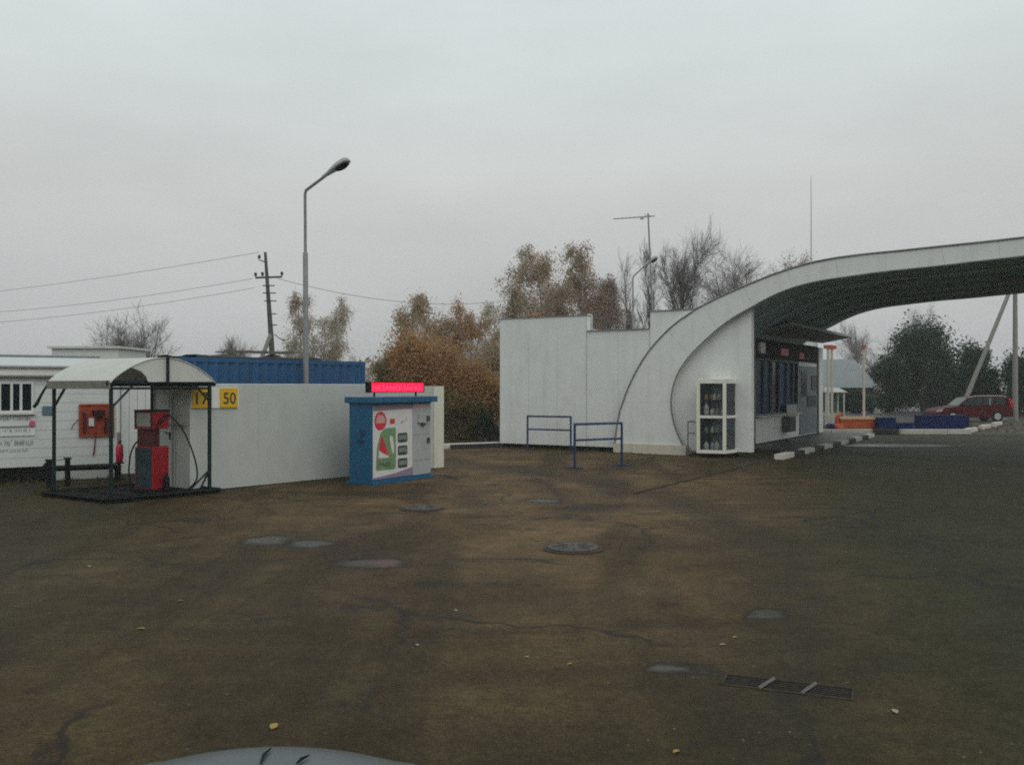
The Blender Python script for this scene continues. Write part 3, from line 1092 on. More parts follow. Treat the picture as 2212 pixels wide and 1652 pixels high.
ex_ = Vector((-8.80, 20.75, .30))
t = thing('fire_extinguisher', 'red fire extinguisher on a black stand behind the shelter corner post', 'fire extinguisher', Vector((-8.8, 20.75, 0)))
MB().lathe(ex_ + UP * .1, [(.06, 0), (.075, .02), (.075, .33), (.05, .39), (.02, .41)], 18).build('cylinder', mat('bright_red_paint', (.55, .015, .045), .35, .1, 6), t, 40)
MB().tube([ex_ + UP * .50, ex_ + UP * .56, ex_ + Vector((.05, -.02, .57))], .018, 8).tube([ex_ + UP * .53, ex_ + Vector((.08, -.02, .48)), ex_ + Vector((.09, -.02, .2))], .01, 6).build('valve', DARK, t, 40)
MB().lathe(Vector((-8.8, 20.75, .004)), [(.12, 0), (.12, .02), (.03, .03), (.03, .36), (.1, .37), (.1, .395)], 12).build('stand', DARK, t, 40)

# ------------------------------------------------------------------ fuel pump shelter
M_, Lp, Rp = Vector((-7.22, 16.67, 0)), Vector((-8.73, 17.65, 0)), Vector((-5.94, 18.18, 0))
Bp = Lp + Rp - M_
EAVE = 2.15
RISE = .47
t = thing('pump_shelter', 'barrel-roofed open steel shelter over the red fuel pump', 'shelter', M_)
dR, dL = (Rp - M_), (Lp - M_)
nR, nL = dR.normalized(), dL.normalized()
# platform
pf = MB()
out = .14
cn = [M_ - (nR + nL) * out, Rp + (nR - nL) * out, Bp + (nR + nL) * out, Lp + (nL - nR) * out]
cn2 = [Vector((p.x, p.y, 0)) for p in cn]
for i in range(4):
    a0, a1 = cn2[i], cn2[(i + 1) % 4]
    inn = (cn2[(i + 2) % 4] - a1).normalized() * .1
    q0 = [a0, a1, a1 + inn, a0 + inn]
pf.hexa([p + UP * .006 for p in cn2] + [p + UP * .068 for p in cn2])
pf.build('platform', mat('oily_black_steel', (.007, .008, .007), .7, .5, 6, bump=.3, spec=.12), t)
fr = MB()
for i in range(4):
    fr.bar(cn2[i] + UP * .075, cn2[(i + 1) % 4] + UP * .075, .045)
for k in (.25, .5, .75):
    fr.bar(cn2[0].lerp(cn2[1], k) + UP * .074, cn2[3].lerp(cn2[2], k) + UP * .074, .03)
fr.build('platform_frame', DARK, t)
for p, zt in ((M_, EAVE), (Lp, EAVE), (Rp, EAVE), (Bp, EAVE)):
    MB().bar(p + UP * .08, p + UP * zt, .055 if p is not Bp else .045).build('post', DARKGREEN, t)
q = MB()
q.bar(M_ + UP * EAVE - nR * .08, Rp + UP * EAVE + nR * .12, .075)
q.bar(M_ + UP * (EAVE - .09) + nR * .03, Rp + UP * (EAVE - .09), .03)
q.bar(Rp + UP * EAVE, Bp + UP * EAVE, .05).bar(Bp + UP * EAVE, Lp + UP * EAVE, .05)
q.build('beam', DARKGREEN, t)
q = MB()
q.slab(M_ - nR * .075 - nL * .05, Lp - nR * .075 + nL * .12, nR * .03, EAVE - .10, EAVE + .05)
q.build('eaves_strip', mat('grey_brown_sheet', (.20, .19, .16), .6, .25, 9), t)
for (p, dv, dz) in ((Lp, -nL, .45), (M_, nR, .45), (Rp, -nR, .35)):
    MB().bar(p + UP * (EAVE - dz), p + dv * dz * .95 + UP * (EAVE - .02), .035).build('brace', DARKGREEN, t)
for k in (.42, .2):
    MB().bar(Rp - nR * k + UP * .1, Rp + UP * .46, .032).build('foot_brace', DARKGREEN, t)
# vault: axis along the left beam; the front gable is filled with the same sheet, torn open near the corner post
def arch(k, off=0.0, ext=.06):
    """k 0..1 across the front gable, off metres back along the left beam"""
    x = -ext + k * (dR.length + 2 * ext)
    zz = EAVE + .02 + RISE * math.sin(math.pi * k) ** .78
    return M_ + nR * x + nL * off + UP * zz
NK, NJ = 36, 10
q = MB()
deep = dL.length + .22
kk2 = [.5 - .5 * math.cos(math.pi * k / NK) for k in range(NK + 1)]
top = [arch(k, -.1 + deep * j / NJ) for k in kk2 for j in range(NJ + 1)]
low = [p - UP * .012 for p in top]
fs = [(k * (NJ + 1) + j, (k + 1) * (NJ + 1) + j, (k + 1) * (NJ + 1) + j + 1, k * (NJ + 1) + j + 1) for k in range(NK) for j in range(NJ)]
nt_ = len(top)
q.add(top + low, fs + [tuple(i + nt_ for i in reversed(f)) for f in fs])
for idx in ([k * (NJ + 1) for k in range(NK + 1)], [k * (NJ + 1) + NJ for k in range(NK + 1)], list(range(NJ + 1)), [NK * (NJ + 1) + j for j in range(NJ + 1)]):
    q.f += [(idx[i], idx[i + 1], idx[i + 1] + nt_, idx[i] + nt_) for i in range(len(idx) - 1)]
rf = q.build('roof', SHEETROOF, t, 50)
gk = [k for k in kk2 if k >= .17]
gp = [arch(k, -.075) - UP * .013 for k in gk]
zt = gp[0].z - EAVE
poly = [M_ + nR * .66 - nL * .075 + UP * (EAVE + .03), M_ + nR * .62 - nL * .075 + UP * (EAVE + .03 + zt * .32), M_ + nR * .52 - nL * .075 + UP * (EAVE + .03 + zt * .66), M_ + nR * .38 - nL * .075 + UP * (EAVE + zt * .93)] + gp
poly[-1] = Rp + nR * .055 - nL * .075 + UP * (EAVE + .035)
MB().prism(poly, nL * .008).build('gable_sheet', SHEETROOF, t)
gp = [arch(k, dL.length + .05) - UP * .016 for k in kk2]
MB().prism(gp, nL * .008).build('gable_sheet', SHEETROOF, t)
mid = M_ + nR * (dR.length * .52) - nL * .105
MB().bar(mid + UP * EAVE, mid + UP * (EAVE + RISE + .035), .045).build('king_post', DARKGREEN, t)
# bent strip drooping from the left corner
q = MB()
e0 = Lp + nL * .12 - nR * .06 + UP * (EAVE - .03)
pts = [e0, e0 + Vector((-.10, .0, -.16)), e0 + Vector((-.20, .0, -.36)), e0 + Vector((-.26, .0, -.42))]
q.tube(pts, [.02, .025, .035, .03], 5)
q.build('loose_strip', DARKGREEN, t)

# ------------------------------------------------------------------ fuel pump
pc = Vector((-6.98, 17.95, .086))
fx = Vector((.80, -.60, 0)).normalized()       # normal of the red side, towards the right
fy = Vector((-.60, -.80, 0)).normalized()      # normal of the display side, towards the left
fx = Vector((.95, -.31, 0)).normalized()
fy = Vector((-.31, -.95, 0)).normalized()
t = thing('fuel_pump', 'old red fuel pump with grey front and black hoses under the shelter', 'fuel pump', pc)
wdx, wdy = .42, .46     # extents along fx (grey side width) and fy (red side width)
q = MB().box(pc + UP * .43, (wdx, wdy, .84), fx, fy)
cab = q.build('cabinet', RED, t, bevel=.012)
MB().box(pc + UP * .45 + fy * (wdy / 2 + .006), (wdx * .86, .012, .78), fx, fy).build('front_panel', PUMPGREY, cab)
MB().box(pc + UP * .02, (wdx + .06, wdy + .06, .05), fx, fy).build('base', DARK, t)
MB().box(pc + UP * 1.02 + fy * .07 - fx * .02, (.34, .22, .36), fx, fy).build('neck', REDDARK, t, bevel=.01)
hd = MB().box(pc + UP * 1.36, (wdx, wdy, .34), fx, fy).build('head', RED, t, bevel=.012)
MB().box(pc + UP * 1.37 + fy * (wdy / 2 + .008), (wdx * .74, .016, .25), fx, fy).build('display', DISPLAY, hd)
q = MB()
for s0, s1, a, b2 in ((-.5, .5, .47, .5), (-.5, .5, -.5, -.46), (-.5, -.4, -.46, .47), (.4, .5, -.46, .47)):
    q.box(pc + UP * (1.36 + (a + b2) / 2 * .34) + fx * ((s0 + s1) / 2 * wdx) + fy * (wdy / 2 + .006), ((s1 - s0) * wdx, .012, (b2 - a) * .34), fx, fy)
q.build('display_frame', REDDARK, hd)
MB().box(pc + UP * 1.545, (wdx + .03, wdy + .03, .03), fx, fy).build('lid', DARKGREEN, hd)
def spline(ps, n=8):
    ps = [Vector(p) for p in ps]
    ps = [ps[0] * 2 - ps[1]] + ps + [ps[-1] * 2 - ps[-2]]
    out = []
    for i in range(1, len(ps) - 2):
        for k in range(n):
            s_ = k / n
            a, b2, c, d2 = ps[i - 1:i + 3]
            out.append(.5 * ((2 * b2) + (c - a) * s_ + (2 * a - 5 * b2 + 4 * c - d2) * s_ ** 2 + (-a + 3 * b2 - 3 * c + d2) * s_ ** 3))
    out.append(ps[-2])
    return out
Yh = 17.75
hp = [P(345, 916, Yh), P(362, 898, Yh), P(373, 913 - 10, Yh), P(393, 925, Yh), P(412, 965, Yh), P(423, 1000, Yh), P(426, 1028, Yh), P(420, 1043, Yh), P(406, 1056, Yh)]
hp[-1].z = .12
MB().tube(spline(hp), .016, 8).build('hose', RUBBER, t, 60)
hp = [P(340, 929, Yh), P(341, 915, Yh), P(352, 900, Yh), P(367, 896, Yh)]
MB().tube(spline(hp), .014, 8).build('hose_arm', RUBBER, t, 60)
hp = [P(299, 952, Yh), P(291, 960, Yh), P(283, 978, Yh), P(279, 1005, Yh), P(279, 1025, Yh), P(283, 1042, Yh)]
hp[-1].z = .12
MB().tube(spline(hp), .016, 8).build('hose', RUBBER, t, 60)
nzp = P(367, 935, 18.1)
MB().tube([nzp + UP * .02, nzp - UP * .06, nzp - UP * .14], [.018, .024, .012], 8).tube([nzp - UP * .02, nzp + Vector((-.1, -.02, .02))], .013, 6).build('nozzle', DARK, t)
kp = pc + fx * .30 + fy * -.05
canister = MB().lathe(kp, [(.055, 0), (.06, .02), (.055, .24), (.03, .30), (.018, .34)], 14)
solo(canister, 'steel_bottle', DARK, 'dark narrow gas bottle standing right of the fuel pump', 'bottle', kp, smooth=40)

# ------------------------------------------------------------------ vending kiosk
K0, K1, KL = G(803, 1048), G(930, 1030), Vector((-3.55, 19.92, 0))
kd = (K1 - K0).normalized()
kn = Vector((-kd.y, kd.x, 0))           # away from the front
kw, kdp = (K1 - K0).length, (KL - K0).length
kdp = .62
t = thing('vending_kiosk', 'blue metal vending kiosk for washer fluid with a poster front', 'vending kiosk', K0)
MB().slab(K0 - kn * .10 - kd * .04, K1 + kd * .03 - kn * .10, kn * (kdp + .16), .006, .055).build('base_plate', BLUE, t)
MB().slab(K0, K1, kn * kdp, .055, 1.72).build('cabinet', BLUE, t)
q = MB().slab(K0 - kd * .07 - kn * .16, K1 + kd * .06 - kn * .16, kn * (kdp + .24), 1.74, 1.87)
q.slab(K0 - kd * .02 - kn * .02, K1 + kd * .02 - kn * .02, kn * (kdp + .04), 1.72, 1.739)
q.build('roof', BLUE, t, bevel=.012)
p0 = K0 - kn * .012
pw_ = kw * .665
ps = MB().slab(p0 + kd * .03, p0 + kd * pw_, kn * .011, .11, 1.70).build('poster', POSTER, t)
dr = MB().slab(p0 + kd * (pw_ + .012), p0 + kd * (kw - .01), kn * .011, .10, 1.70).build('door', POSTER_GREY, t)
def kp_(s, z, o_=.004):
    return p0 + kd * s - kn * o_ + UP * z
def flat(name, pts2, m_, par, o_=.003, th=.003):
    MB().prism([kp_(s, z, o_ + th) for s, z in pts2], kn * th).build(name, m_, par)
def rrect(x0, x1, z0, z1, r, skew=0):
    pts2 = []
    for cx_, cz_, a0 in ((x1 - r, z1 - r, 0), (x0 + r, z1 - r, 90), (x0 + r, z0 + r, 180), (x1 - r, z0 + r, 270)):
        for k in range(5):
            a_ = R(a0 + k * 22.5)
            xx, zz = cx_ + r * math.cos(a_), cz_ + r * math.sin(a_)
            pts2.append((xx + skew * (zz - z0), zz))
    return pts2
flat('violet_band', [(.03, 1.57), (pw_, 1.60), (pw_, 1.70), (.03, 1.70)], VIOLET, ps, .001)
flat('violet_foot', [(.03, .11), (pw_, .11), (pw_, .29), (.7, .19), (.03, .15)], VIOLET, ps, .001)
cx_, cz_, cr_ = .27, 1.355, .20
flat('stop_roundel', [(cx_ + cr_ * math.cos(a * math.pi / 16), cz_ + cr_ * math.sin(a * math.pi / 16)) for a in range(32)], POSTER_RED, ps, .004)
flat('roundel_centre', [(cx_ - .15, cz_ - .05), (cx_ + .15, cz_ - .05), (cx_ + .14, cz_ + .05), (cx_ + .08, cz_ + .13), (cx_ - .08, cz_ + .13), (cx_ - .14, cz_ + .05)], POSTER_PINK, ps, .008)
flat('canister_cap', [(.60, 1.28), (.76, 1.285), (.76, 1.39), (.60, 1.39)], POSTER_RED, ps, .004)
flat('canister_picture', [(.15, .30), (.12, .34), (.16, .8), (.28, 1.10), (.42, 1.19), (.78, 1.20), (.80, 1.16), (.80, .33), (.76, .29)], POSTER_GREEN, ps, .002)
flat('red_wedge', [(.22, .74), (.30, 1.03), (.36, .98), (.55, .60), (.44, .63), (.30, .68)], POSTER_RED, ps, .006)
flat('white_wedge', [(.20, .56), (.22, .735), (.30, .675), (.44, .625), (.55, .595), (.52, .55)], POSTER, ps, .0065)
flat('handle_hole', [(.58, .99), (.63, 1.03), (.69, .99), (.73, .78), (.72, .64), (.68, .63), (.60, .85)], POSTER, ps, .006)
flat('label_strip', [(.2, .49), (.56, .50), (.56, .535), (.2, .525)], POSTER_MID, ps, .006)
text('lettering', 'ЭКО', kp_(.20, .36, 0), kd, UP, .40, .10, POSTER_DGREY, ps, .012, .015)
for i, zc in enumerate((.965, .685, .405)):
    flat('product_label', rrect(.87, 1.21, zc - .105, zc + .105, .05), POSTER_DGREY, ps, .004)
    flat('label_print', rrect(.89, 1.18, zc - .045, zc + .055, .02), POSTER_MID, ps, .008)
rng = random.Random(4)
q = MB()
for _ in range(9):
    s0 = rng.uniform(.95, 1.2)
    z0 = 1.28 + (s0 - .95) * .35 + rng.uniform(-.02, .03)
    q.prism([kp_(s0, z0, .006), kp_(s0 + .05, z0 + .02, .006), kp_(s0 + .05, z0 + .035, .006), kp_(s0, z0 + .015, .006)], kn * .003)
q.build('pink_script', POSTER_PINK, ps)
# door fittings
dx0 = pw_ + .02
dw = kw - pw_ - .03
MB().prism([kp_(dx0 + s * dw, z, .05) for s, z in ((.22, 1.28), (.70, 1.26), (.78, 1.44), (.30, 1.47))], kn * .048).build('coin_box', LGREY, dr)
MB().prism([kp_(dx0 + s * dw, z, .07) for s, z in ((.66, 1.30), (.82, 1.30), (.82, 1.42), (.66, 1.42))], kn * .068).build('note_slot', IRON, dr)
MB().prism([kp_(dx0 + s * dw, z, .06) for s, z in ((.42, 1.20), (.60, 1.20), (.56, 1.26), (.44, 1.26))], kn * .058).build('dispenser_spout', IRON, dr)
MB().prism([kp_(dx0 + s * dw, z, .04) for s, z in ((.78, .80), (.88, .80), (.88, .92), (.78, .92))], kn * .038).build('lock', IRON, dr)
MB().prism([kp_(dx0 + s * dw, z, .004) for s, z in ((.05, 1.62), (.85, 1.63), (.85, 1.67), (.05, 1.66))], kn * .003).build('red_strip', POSTER_PINK, dr)
q = MB()
for s0, s1, z in ((.04, .96, .42), (.04, .96, 1.0)):
    q.prism([kp_(dx0 + s0 * dw, z, .003), kp_(dx0 + s1 * dw, z, .003), kp_(dx0 + s1 * dw, z + .008, .003), kp_(dx0 + s0 * dw, z + .008, .003)], kn * .002)
q.build('seam', GREY, dr)
sp = K0 - kd * .013 + kn * .25
MB().box(sp + UP * 1.10, (.02, .10, .13), kd, kn).box(sp + UP * .93 - kd * .02 + kn * .04, (.05, .12, .05), kd, kn).build('side_lock', BLUE_RAIL, t)

s0 = K0 + kn * .12 + kd * .10
sl = 1.93
t = thing('led_sign', 'glowing red LED sign on the roof of the blue kiosk', 'LED sign', s0 + UP * 1.87)
MB().slab(s0, s0 + kd * sl, kn * .14, 1.96, 2.19).build('housing', DARK, t)
sc_ = MB().slab(s0 + kd * .04 - kn * .004, s0 + kd * (sl - .04) - kn * .004, kn * .004, 1.978, 2.172).build('screen', LEDRED, t)
text('lettering', 'НЕЗАМЕРЗАЙКА', s0 + kd * .07 + UP * 1.998, kd, UP, sl - .16, .155, LEDDOT, sc_, .008, .02)
for k in (.2, sl - .25):
    MB().bar(s0 + kd * k + kn * .06 + UP * 1.871, s0 + kd * k + kn * .06 + UP * 1.96, .03).build('bracket', DARK, t)
ca, cb = G(938, 1027), G(976, 1031)
q = MB().tube(spline([K1 + kd * .05 + UP * .5 + kn * .2, K1 + kd * .08 + UP * .1 + kn * .15, ca + UP * .015, ca.lerp(cb, .5) + Vector((0, .12, .015)), cb + UP * .015]), .014, 6)
solo(q, 'cable', BLUE_RAIL, 'thin blue cable trailing from the kiosk corner over the asphalt', 'cable', ca, smooth=60)

# ------------------------------------------------------------------ shop
VF = 26.94
t = thing('shop_building', 'white flat-roofed filling station shop with stepped parapet and dark windows', 'shop', UV(-13, VF))
q = MB()
q.ubox(-16.94, -13.63, VF, VF + .3, .15, 4.39)
q.ubox(-16.94, -16.64, VF + .301, 40, .15, 4.39)
q.build('wall', WHITE_PANEL, t)
q = MB().ubox(-13.62, -11.41, VF + .02, VF + .3, .15, 3.88)
q.build('wall', WHITE_PANEL, t)
q = MB().ubox(-11.40, -8.2, VF + .015, VF + .28, .15, 4.43)
q.build('upper_wall', WHITE_PANEL, t)
q = MB()
for u0, u1, z in ((-16.98, -13.60, 4.392), (-13.60, -11.42, 3.882), (-11.42, -9.0, 4.432)):
    q.ubox(u0, u1, VF - .03, VF + .33, z, z + .025)
q.build('coping', GREY, t)
q = MB()
for u in (-15.8, -14.7, -12.5):
    q.ubox(u, u + .007, VF - .003 if u < -13.6 else VF + .017, VF + .02, .16, 3.85)
q.ubox(-13.632, -13.618, VF - .006, VF + .02, .15, 4.38)
q.ubox(-11.412, -11.398, VF - .004, VF + .02, .15, 3.86)
q.build('seam', mat('pale_joint', (.50, .51, .50), .7, .1, 5), t)
MB().ubox(-16.85, -11.2, VF + .08, VF + .3, 0, .149).ubox(-9.2, -9.36, 30.85, 40.3, 0, .149).build('plinth', PLINTH, t)
MB().ubox(-16.6, -9.5, VF + .31, 40, 3.5, 3.6).build('roof', GREY, t)
MB().ubox(-16.9, -9.4, 40.01, 40.25, .15, 4.2).build('rear_wall', WHITE_PANEL, t)
vp = P(1275, 712, 30.3)
MB().lathe(Vector((vp.x, vp.y + .4, 3.6)), [(.12, 0), (.12, .82), (.10, .86), (.02, .90)], 14).build('vent_pipe', LGREY, t, 40)

# arch band and canopy profiles, traced in the plane of the band front (true size there)
VB = 26.75
kk_ = UV(0, 1)
def onplane(x, y, v=VB):
    a, b2 = (x - CX) / F, (HY - y) / F
    s_ = v / (a * VD.x + VD.y)
    return ((a * UD.x + UD.y) * s_, H + b2 * s_)
OUT = [(1327, 968.4), (1332.8, 922), (1339.7, 887.4), (1349, 859.6), (1362.9, 824.9), (1383.7, 785.5), (1406, 753), (1434, 721.6), (1460, 698), (1485.6, 680), (1511.4, 663.3), (1563, 637.5), (1614.8, 615), (1661, 596), (1700, 582.5), (1745.8, 569), (1786, 560.5), (1827.6, 554), (1885, 547.2), (1949, 541), (2005, 535), (2060.4, 529.3), (2135, 521.5), (2209, 513.2)]
INN = [(1484, 977), (1476, 962), (1467.5, 944), (1459.8, 925), (1454.6, 907), (1450.6, 881.5), (1451, 855.7), (1456, 829.8), (1467.5, 801.4), (1485.6, 774.5), (1511.4, 746.5), (1550, 711), (1589, 683), (1627.5, 661.5), (1653.5, 646.8), (1692, 629), (1735, 615), (1778, 605.6), (1825, 598.7), (1911.8, 586.8), (1967, 581), (2023, 575.2), (2110, 565), (2212, 553.5)]
def smooth_poly(pts2, n=4):
    return [(p.x, p.y) for p in spline([Vector((a, b2, 0)) for a, b2 in pts2], n)]
oo = smooth_poly([onplane(*p) for p in OUT])
ii = smooth_poly([onplane(*p) for p in INN])
oo = [(oo[0][0] - .0, .30)] + oo[1:] + [(1.5, 6.0), (5.0, 6.12)]
ii = ii + [(1.5, 5.46), (5.0, 5.52)]
ii[0] = (ii[0][0], .06)
umin = min(range(len(ii)), key=lambda i: ii[i][0])
up_branch = ii[umin:]
def soffit_z(u):
    for (u0, z0), (u1, z1) in zip(up_branch, up_branch[1:]):
        if u0 <= u <= u1:
            return z0 + (z1 - z0) * (u - u0) / max(u1 - u0, 1e-6)
    return up_branch[0][1] if u < up_branch[0][0] else up_branch[-1][1]
VE = 37.0
t2 = thing('station_canopy', 'large white curved canopy sweeping up from an arched foot over the forecourt', 'canopy', UV(oo[0][0], VB))
poly = [UV(u, VB, z) for u, z in oo] + [UV(u, VB, z) for u, z in reversed(ii)]
MB().prism(poly, VD * .16).build('arch_fascia', WHITE_PANEL, t2)
def shell(path, v0, v1, th, flip):
    q = MB()
    n_ = len(path)
    nv = 2
    A = [UV(u, v0, z) for u, z in path]
    B_ = [UV(u, v1, z) for u, z in path]
    off = []
    for i in range(n_):
        (u0, z0), (u1, z1) = path[max(i - 1, 0)], path[min(i + 1, n_ - 1)]
        l_ = math.hypot(u1 - u0, z1 - z0)
        off.append(UD * (-(z1 - z0) / l_ * th) + UP * ((u1 - u0) / l_ * th))
    q.add(A + B_ + [a + o_ for a, o_ in zip(A, off)] + [a + o_ for a, o_ in zip(B_, off)],
          [(i, i + 1, n_ + i + 1, n_ + i) for i in range(n_ - 1)] + [(2 * n_ + i, 3 * n_ + i, 3 * n_ + i + 1, 2 * n_ + i + 1) for i in range(n_ - 1)]
          + [(i, 2 * n_ + i, 2 * n_ + i + 1, i + 1) for i in range(n_ - 1)] + [(n_ + i, n_ + i + 1, 3 * n_ + i + 1, 3 * n_ + i) for i in range(n_ - 1)]
          + [(0, n_, 3 * n_, 2 * n_), (n_ - 1, 3 * n_ - 1, 4 * n_ - 1, 2 * n_ - 1)])
    return q
shell(oo[6:], VB + .161, VE, -.05, 0).build('roof_shell', WHITE_PANEL, t2, 40)
i0 = umin
front_i = ii[:umin + 26]
shell(ii[:umin + 12], VB + .161, VB + 1.6, .05, 0).build('inner_reveal', CREAM, t2, 40)
shell(ii[umin + 11:], VB + .161, VE, .05, 0).build('soffit', SOFFIT, t2, 40)
MB().prism([UV(u, VE, z) for u, z in oo[14:]] + [UV(u, VE, z) for u, z in reversed(ii[umin + 11:])], VD * .14).build('rear_fascia', WHITE_PANEL, t2)
q = MB()
for path, r_ in ((oo, .028), (ii, .026)):
    q.tube([UV(u, VB - .012, z) for u, z in path], r_, 6)
q.build('edge_trim', GREY, t2, 60)
q = MB()
def at_frac(path, f):
    ls = [0]
    for (a0, b0), (a1, b1) in zip(path, path[1:]):
        ls.append(ls[-1] + math.hypot(a1 - a0, b1 - b0))
    x = f * ls[-1]
    for k in range(len(path) - 1):
        if ls[k + 1] >= x:
            r_ = (x - ls[k]) / max(ls[k + 1] - ls[k], 1e-6)
            return (path[k][0] + (path[k + 1][0] - path[k][0]) * r_, path[k][1] + (path[k + 1][1] - path[k][1]) * r_)
    return path[-1]
for i in range(1, 15):
    u0, z0 = at_frac(oo, i / 15)
    u1, z1 = min(ii, key=lambda p_: (p_[0] - u0) ** 2 + (p_[1] - z0) ** 2)
    q.bar(UV(u0, VB + .002, z0), UV(u1, VB + .002, z1), .008)
q.build('seam', mat('pale_joint', (.50, .51, .50), .7, .1, 5), t2)
q = MB()
q.ubox(oo[0][0] - .01, ii[0][0] - .02, VB - .05, VB + .5, 0, .30)
q.build('pedestal', CREAM, t2)
# ribs under the soffit
q = MB()
for v in (28.4, 30.2, 32.0, 33.8, 35.6):
    pth = [(u, z) for u, z in ii[umin + 26:]]
    pts = [UV(u, v, z - .01) for u, z in pth] + [UV(u, v, z - .09) for u, z in reversed(pth)]
    q.prism(pts, VD * .08)
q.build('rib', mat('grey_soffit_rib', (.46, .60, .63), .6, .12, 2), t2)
for u, v in ((.6, 29.5), (.6, 34.8)):
    MB().lathe(UV(u, v, .0), [(.3, 0), (.3, .35), (.16, .36), (.16, soffit_z(u))], 20).build('column', LGREY, t2, 40)
for u, v in ((-4.5, 29.4), (-1.5, 31.4)):
    zz = soffit_z(u)
    MB().ubox(u - .5, u + .5, v - .15, v + .15, zz - .16, zz - .03).build('light_fitting', LGREY, t2)

# curved inner wall and shop front under the canopy
plan = [(-10.72, 27.75), (-10.62, 28.0), (-10.42, 28.4), (-10.15, 28.9), (-9.85, 29.5), (-9.58, 30.1), (-9.38, 30.6), (-9.30, 30.9)]
plan = [(p.x, p.y) for p in spline([Vector((a, b2, 0)) for a, b2 in plan], 3)]
q = MB()
nz_ = 1
lo = [UV(u, v, .16) for u, v in plan]
hi = [UV(u, v, soffit_z(u) + .03) for u, v in plan]
bk = UD * -.12
n_ = len(plan)
q.add(lo + hi + [p + bk for p in lo] + [p + bk for p in hi],
      [(i, i + 1, n_ + i + 1, n_ + i) for i in range(n_ - 1)] + [(2 * n_ + i, 3 * n_ + i, 3 * n_ + i + 1, 2 * n_ + i + 1) for i in range(n_ - 1)]
      + [(n_ + i, n_ + i + 1, 3 * n_ + i + 1, 3 * n_ + i) for i in range(n_ - 1)] + [(i, 2 * n_ + i, 2 * n_ + i + 1, i + 1) for i in range(n_ - 1)])
q.build('curved_wall', WHITE_PANEL, t, 60)
q = MB()
lo = [UV(u - .03, v, 0) for u, v in plan]
hi = [UV(u - .03, v, .158) for u, v in plan]
q.add(lo + hi, [(i, i + 1, n_ + i + 1, n_ + i) for i in range(n_ - 1)])
q.build('curved_plinth', PLINTH, t)
US = -9.30
SZ = soffit_z(US) + .03
def vof(px, u=US):
    a = (px - CX) / F
    return (a * UD.y * u - UD.x * u) / (VD.x - a * VD.y)
v0, v1, v2, v3 = 30.92, vof(1723), vof(1766), 40.4
MB().ubox(US - .2, US, v0, v3 - .3, .15, 1.10).ubox(US - .2, US, v0, v3 - .3, 3.05, SZ).ubox(US - .2, US, v1 + .05, v2, 1.101, 3.049).build('front_wall', WHITE_PANEL, t)
MB().ubox(US - .25, US + .06, v2 + .02, v3 + .1, .15, SZ).build('corner_pillar', WHITE_PANEL, t)
MB().ubox(US, US + .06, v2 - .14, v2 - .02, .1, SZ).build('downpipe', mat('grey_green_pipe', (.09, .11, .10), .5, .2, 9), t)
MB().ubox(US, US + .05, v0 + .01, v2 - .18, 3.06, 3.74).build('frieze_board', mat('dark_brown_board', (.016, .012, .014), .75, .2, 3, spec=.12), t)
MB().ubox(US, US + .045, v0 - .06, v0 - .0, .16, SZ).build('edge_strip', GREY, t)
wn = MB()
for z0, z1 in ((1.10, 1.16), (2.98, 3.05)):
    wn.ubox(US - .02, US + .05, v0, v1, z0, z1)
wlen = v1 - v0
for k in (.0, .18, .345, .52, .70, .86, .985):
    wn.ubox(US - .02, US + .045, v0 + wlen * k, v0 + wlen * k + .05, 1.16, 2.98)
wn = wn.build('window', mat('grey_window_frame', (.17, .22, .25), .7, .15, 6, spec=.08), t)
for i, (k0, k1) in enumerate(((.0, .18), (.18, .345), (.345, .52), (.52, .70), (.70, .86), (.86, .985))):
    MB().ubox(US - .06, US - .03, v0 + wlen * k0 + .04, v0 + wlen * k1 + .01, 1.155, 2.985).build('pane', (GLASS_BLUE, GLASS_BLUE, GLASS_DARK, mat('blue_blind_glass', (.035, .075, .16), .35, .3, 3, spec=.07), GLASS_BLUE, GLASS_DARK)[i], wn)
MB().ubox(US + .001, US + .16, v0 + .05, v1 + .1, 1.04, 1.095).build('sill', WHITE, wn)
MB().ubox(US + .165, US + .19, v0 + wlen * .60, v0 + wlen * .86, 1.10, 1.42).ubox(US + .05, US + .165, v0 + wlen * .60, v0 + wlen * .86, 1.096, 1.13).build('service_tray', LGREY, wn)
door = MB().ubox(US, US + .03, v1 + .25, v2 - .3, .2, 2.9).build('door', mat('grey_blue_door', (.15, .19, .21), .5, .12, 3), t)
MB().ubox(US + .03, US + .045, v1 + .45, v1 + 1.25, 1.7, 2.7).build('door_glass', GLASS_DARK, door)
for (s0, s1, z0, z1, mm) in ((.66, .95, 1.95, 2.55, POSTER_DGREY), (.40, .92, 1.28, 1.72, mat('dark_blue_poster', (.02, .035, .05), .5, .3, 6))):
    MB().ubox(US + .046, US + .06, v1 + .25 + (v2 - v1 - .5) * s0, v1 + .25 + (v2 - v1 - .5) * s1, z0, z1).build('poster', mm, door)
# awning tilted up and out, and the white wall lamp beneath
aw = [UV(US + .055, v0 + .05, 3.80), UV(US + 1.2, v0 - .05, 4.12), UV(US + 1.2, v3 + .2, 4.14), UV(US + .055, v3 + .05, 3.92)]
MB().hexa(aw + [p + UP * .10 for p in aw]).build('awning', mat('grey_awning', (.34, .36, .355), .7, .1, 4), t)
MB().ubox(US + .051, US + .15, v0 + .22, v0 + .80, 3.22, 3.58).build('wall_lamp', CREAM_FRAME, t)
fb2 = MB().ubox(US + .051, US + .09, v0 + 3.0, v0 + 4.0, 3.22, 3.48).ubox(US + .051, US + .09, v0 + 5.6, v0 + 6.3, 3.16, 3.40)
fb2.build('red_display', DIMRED, t)
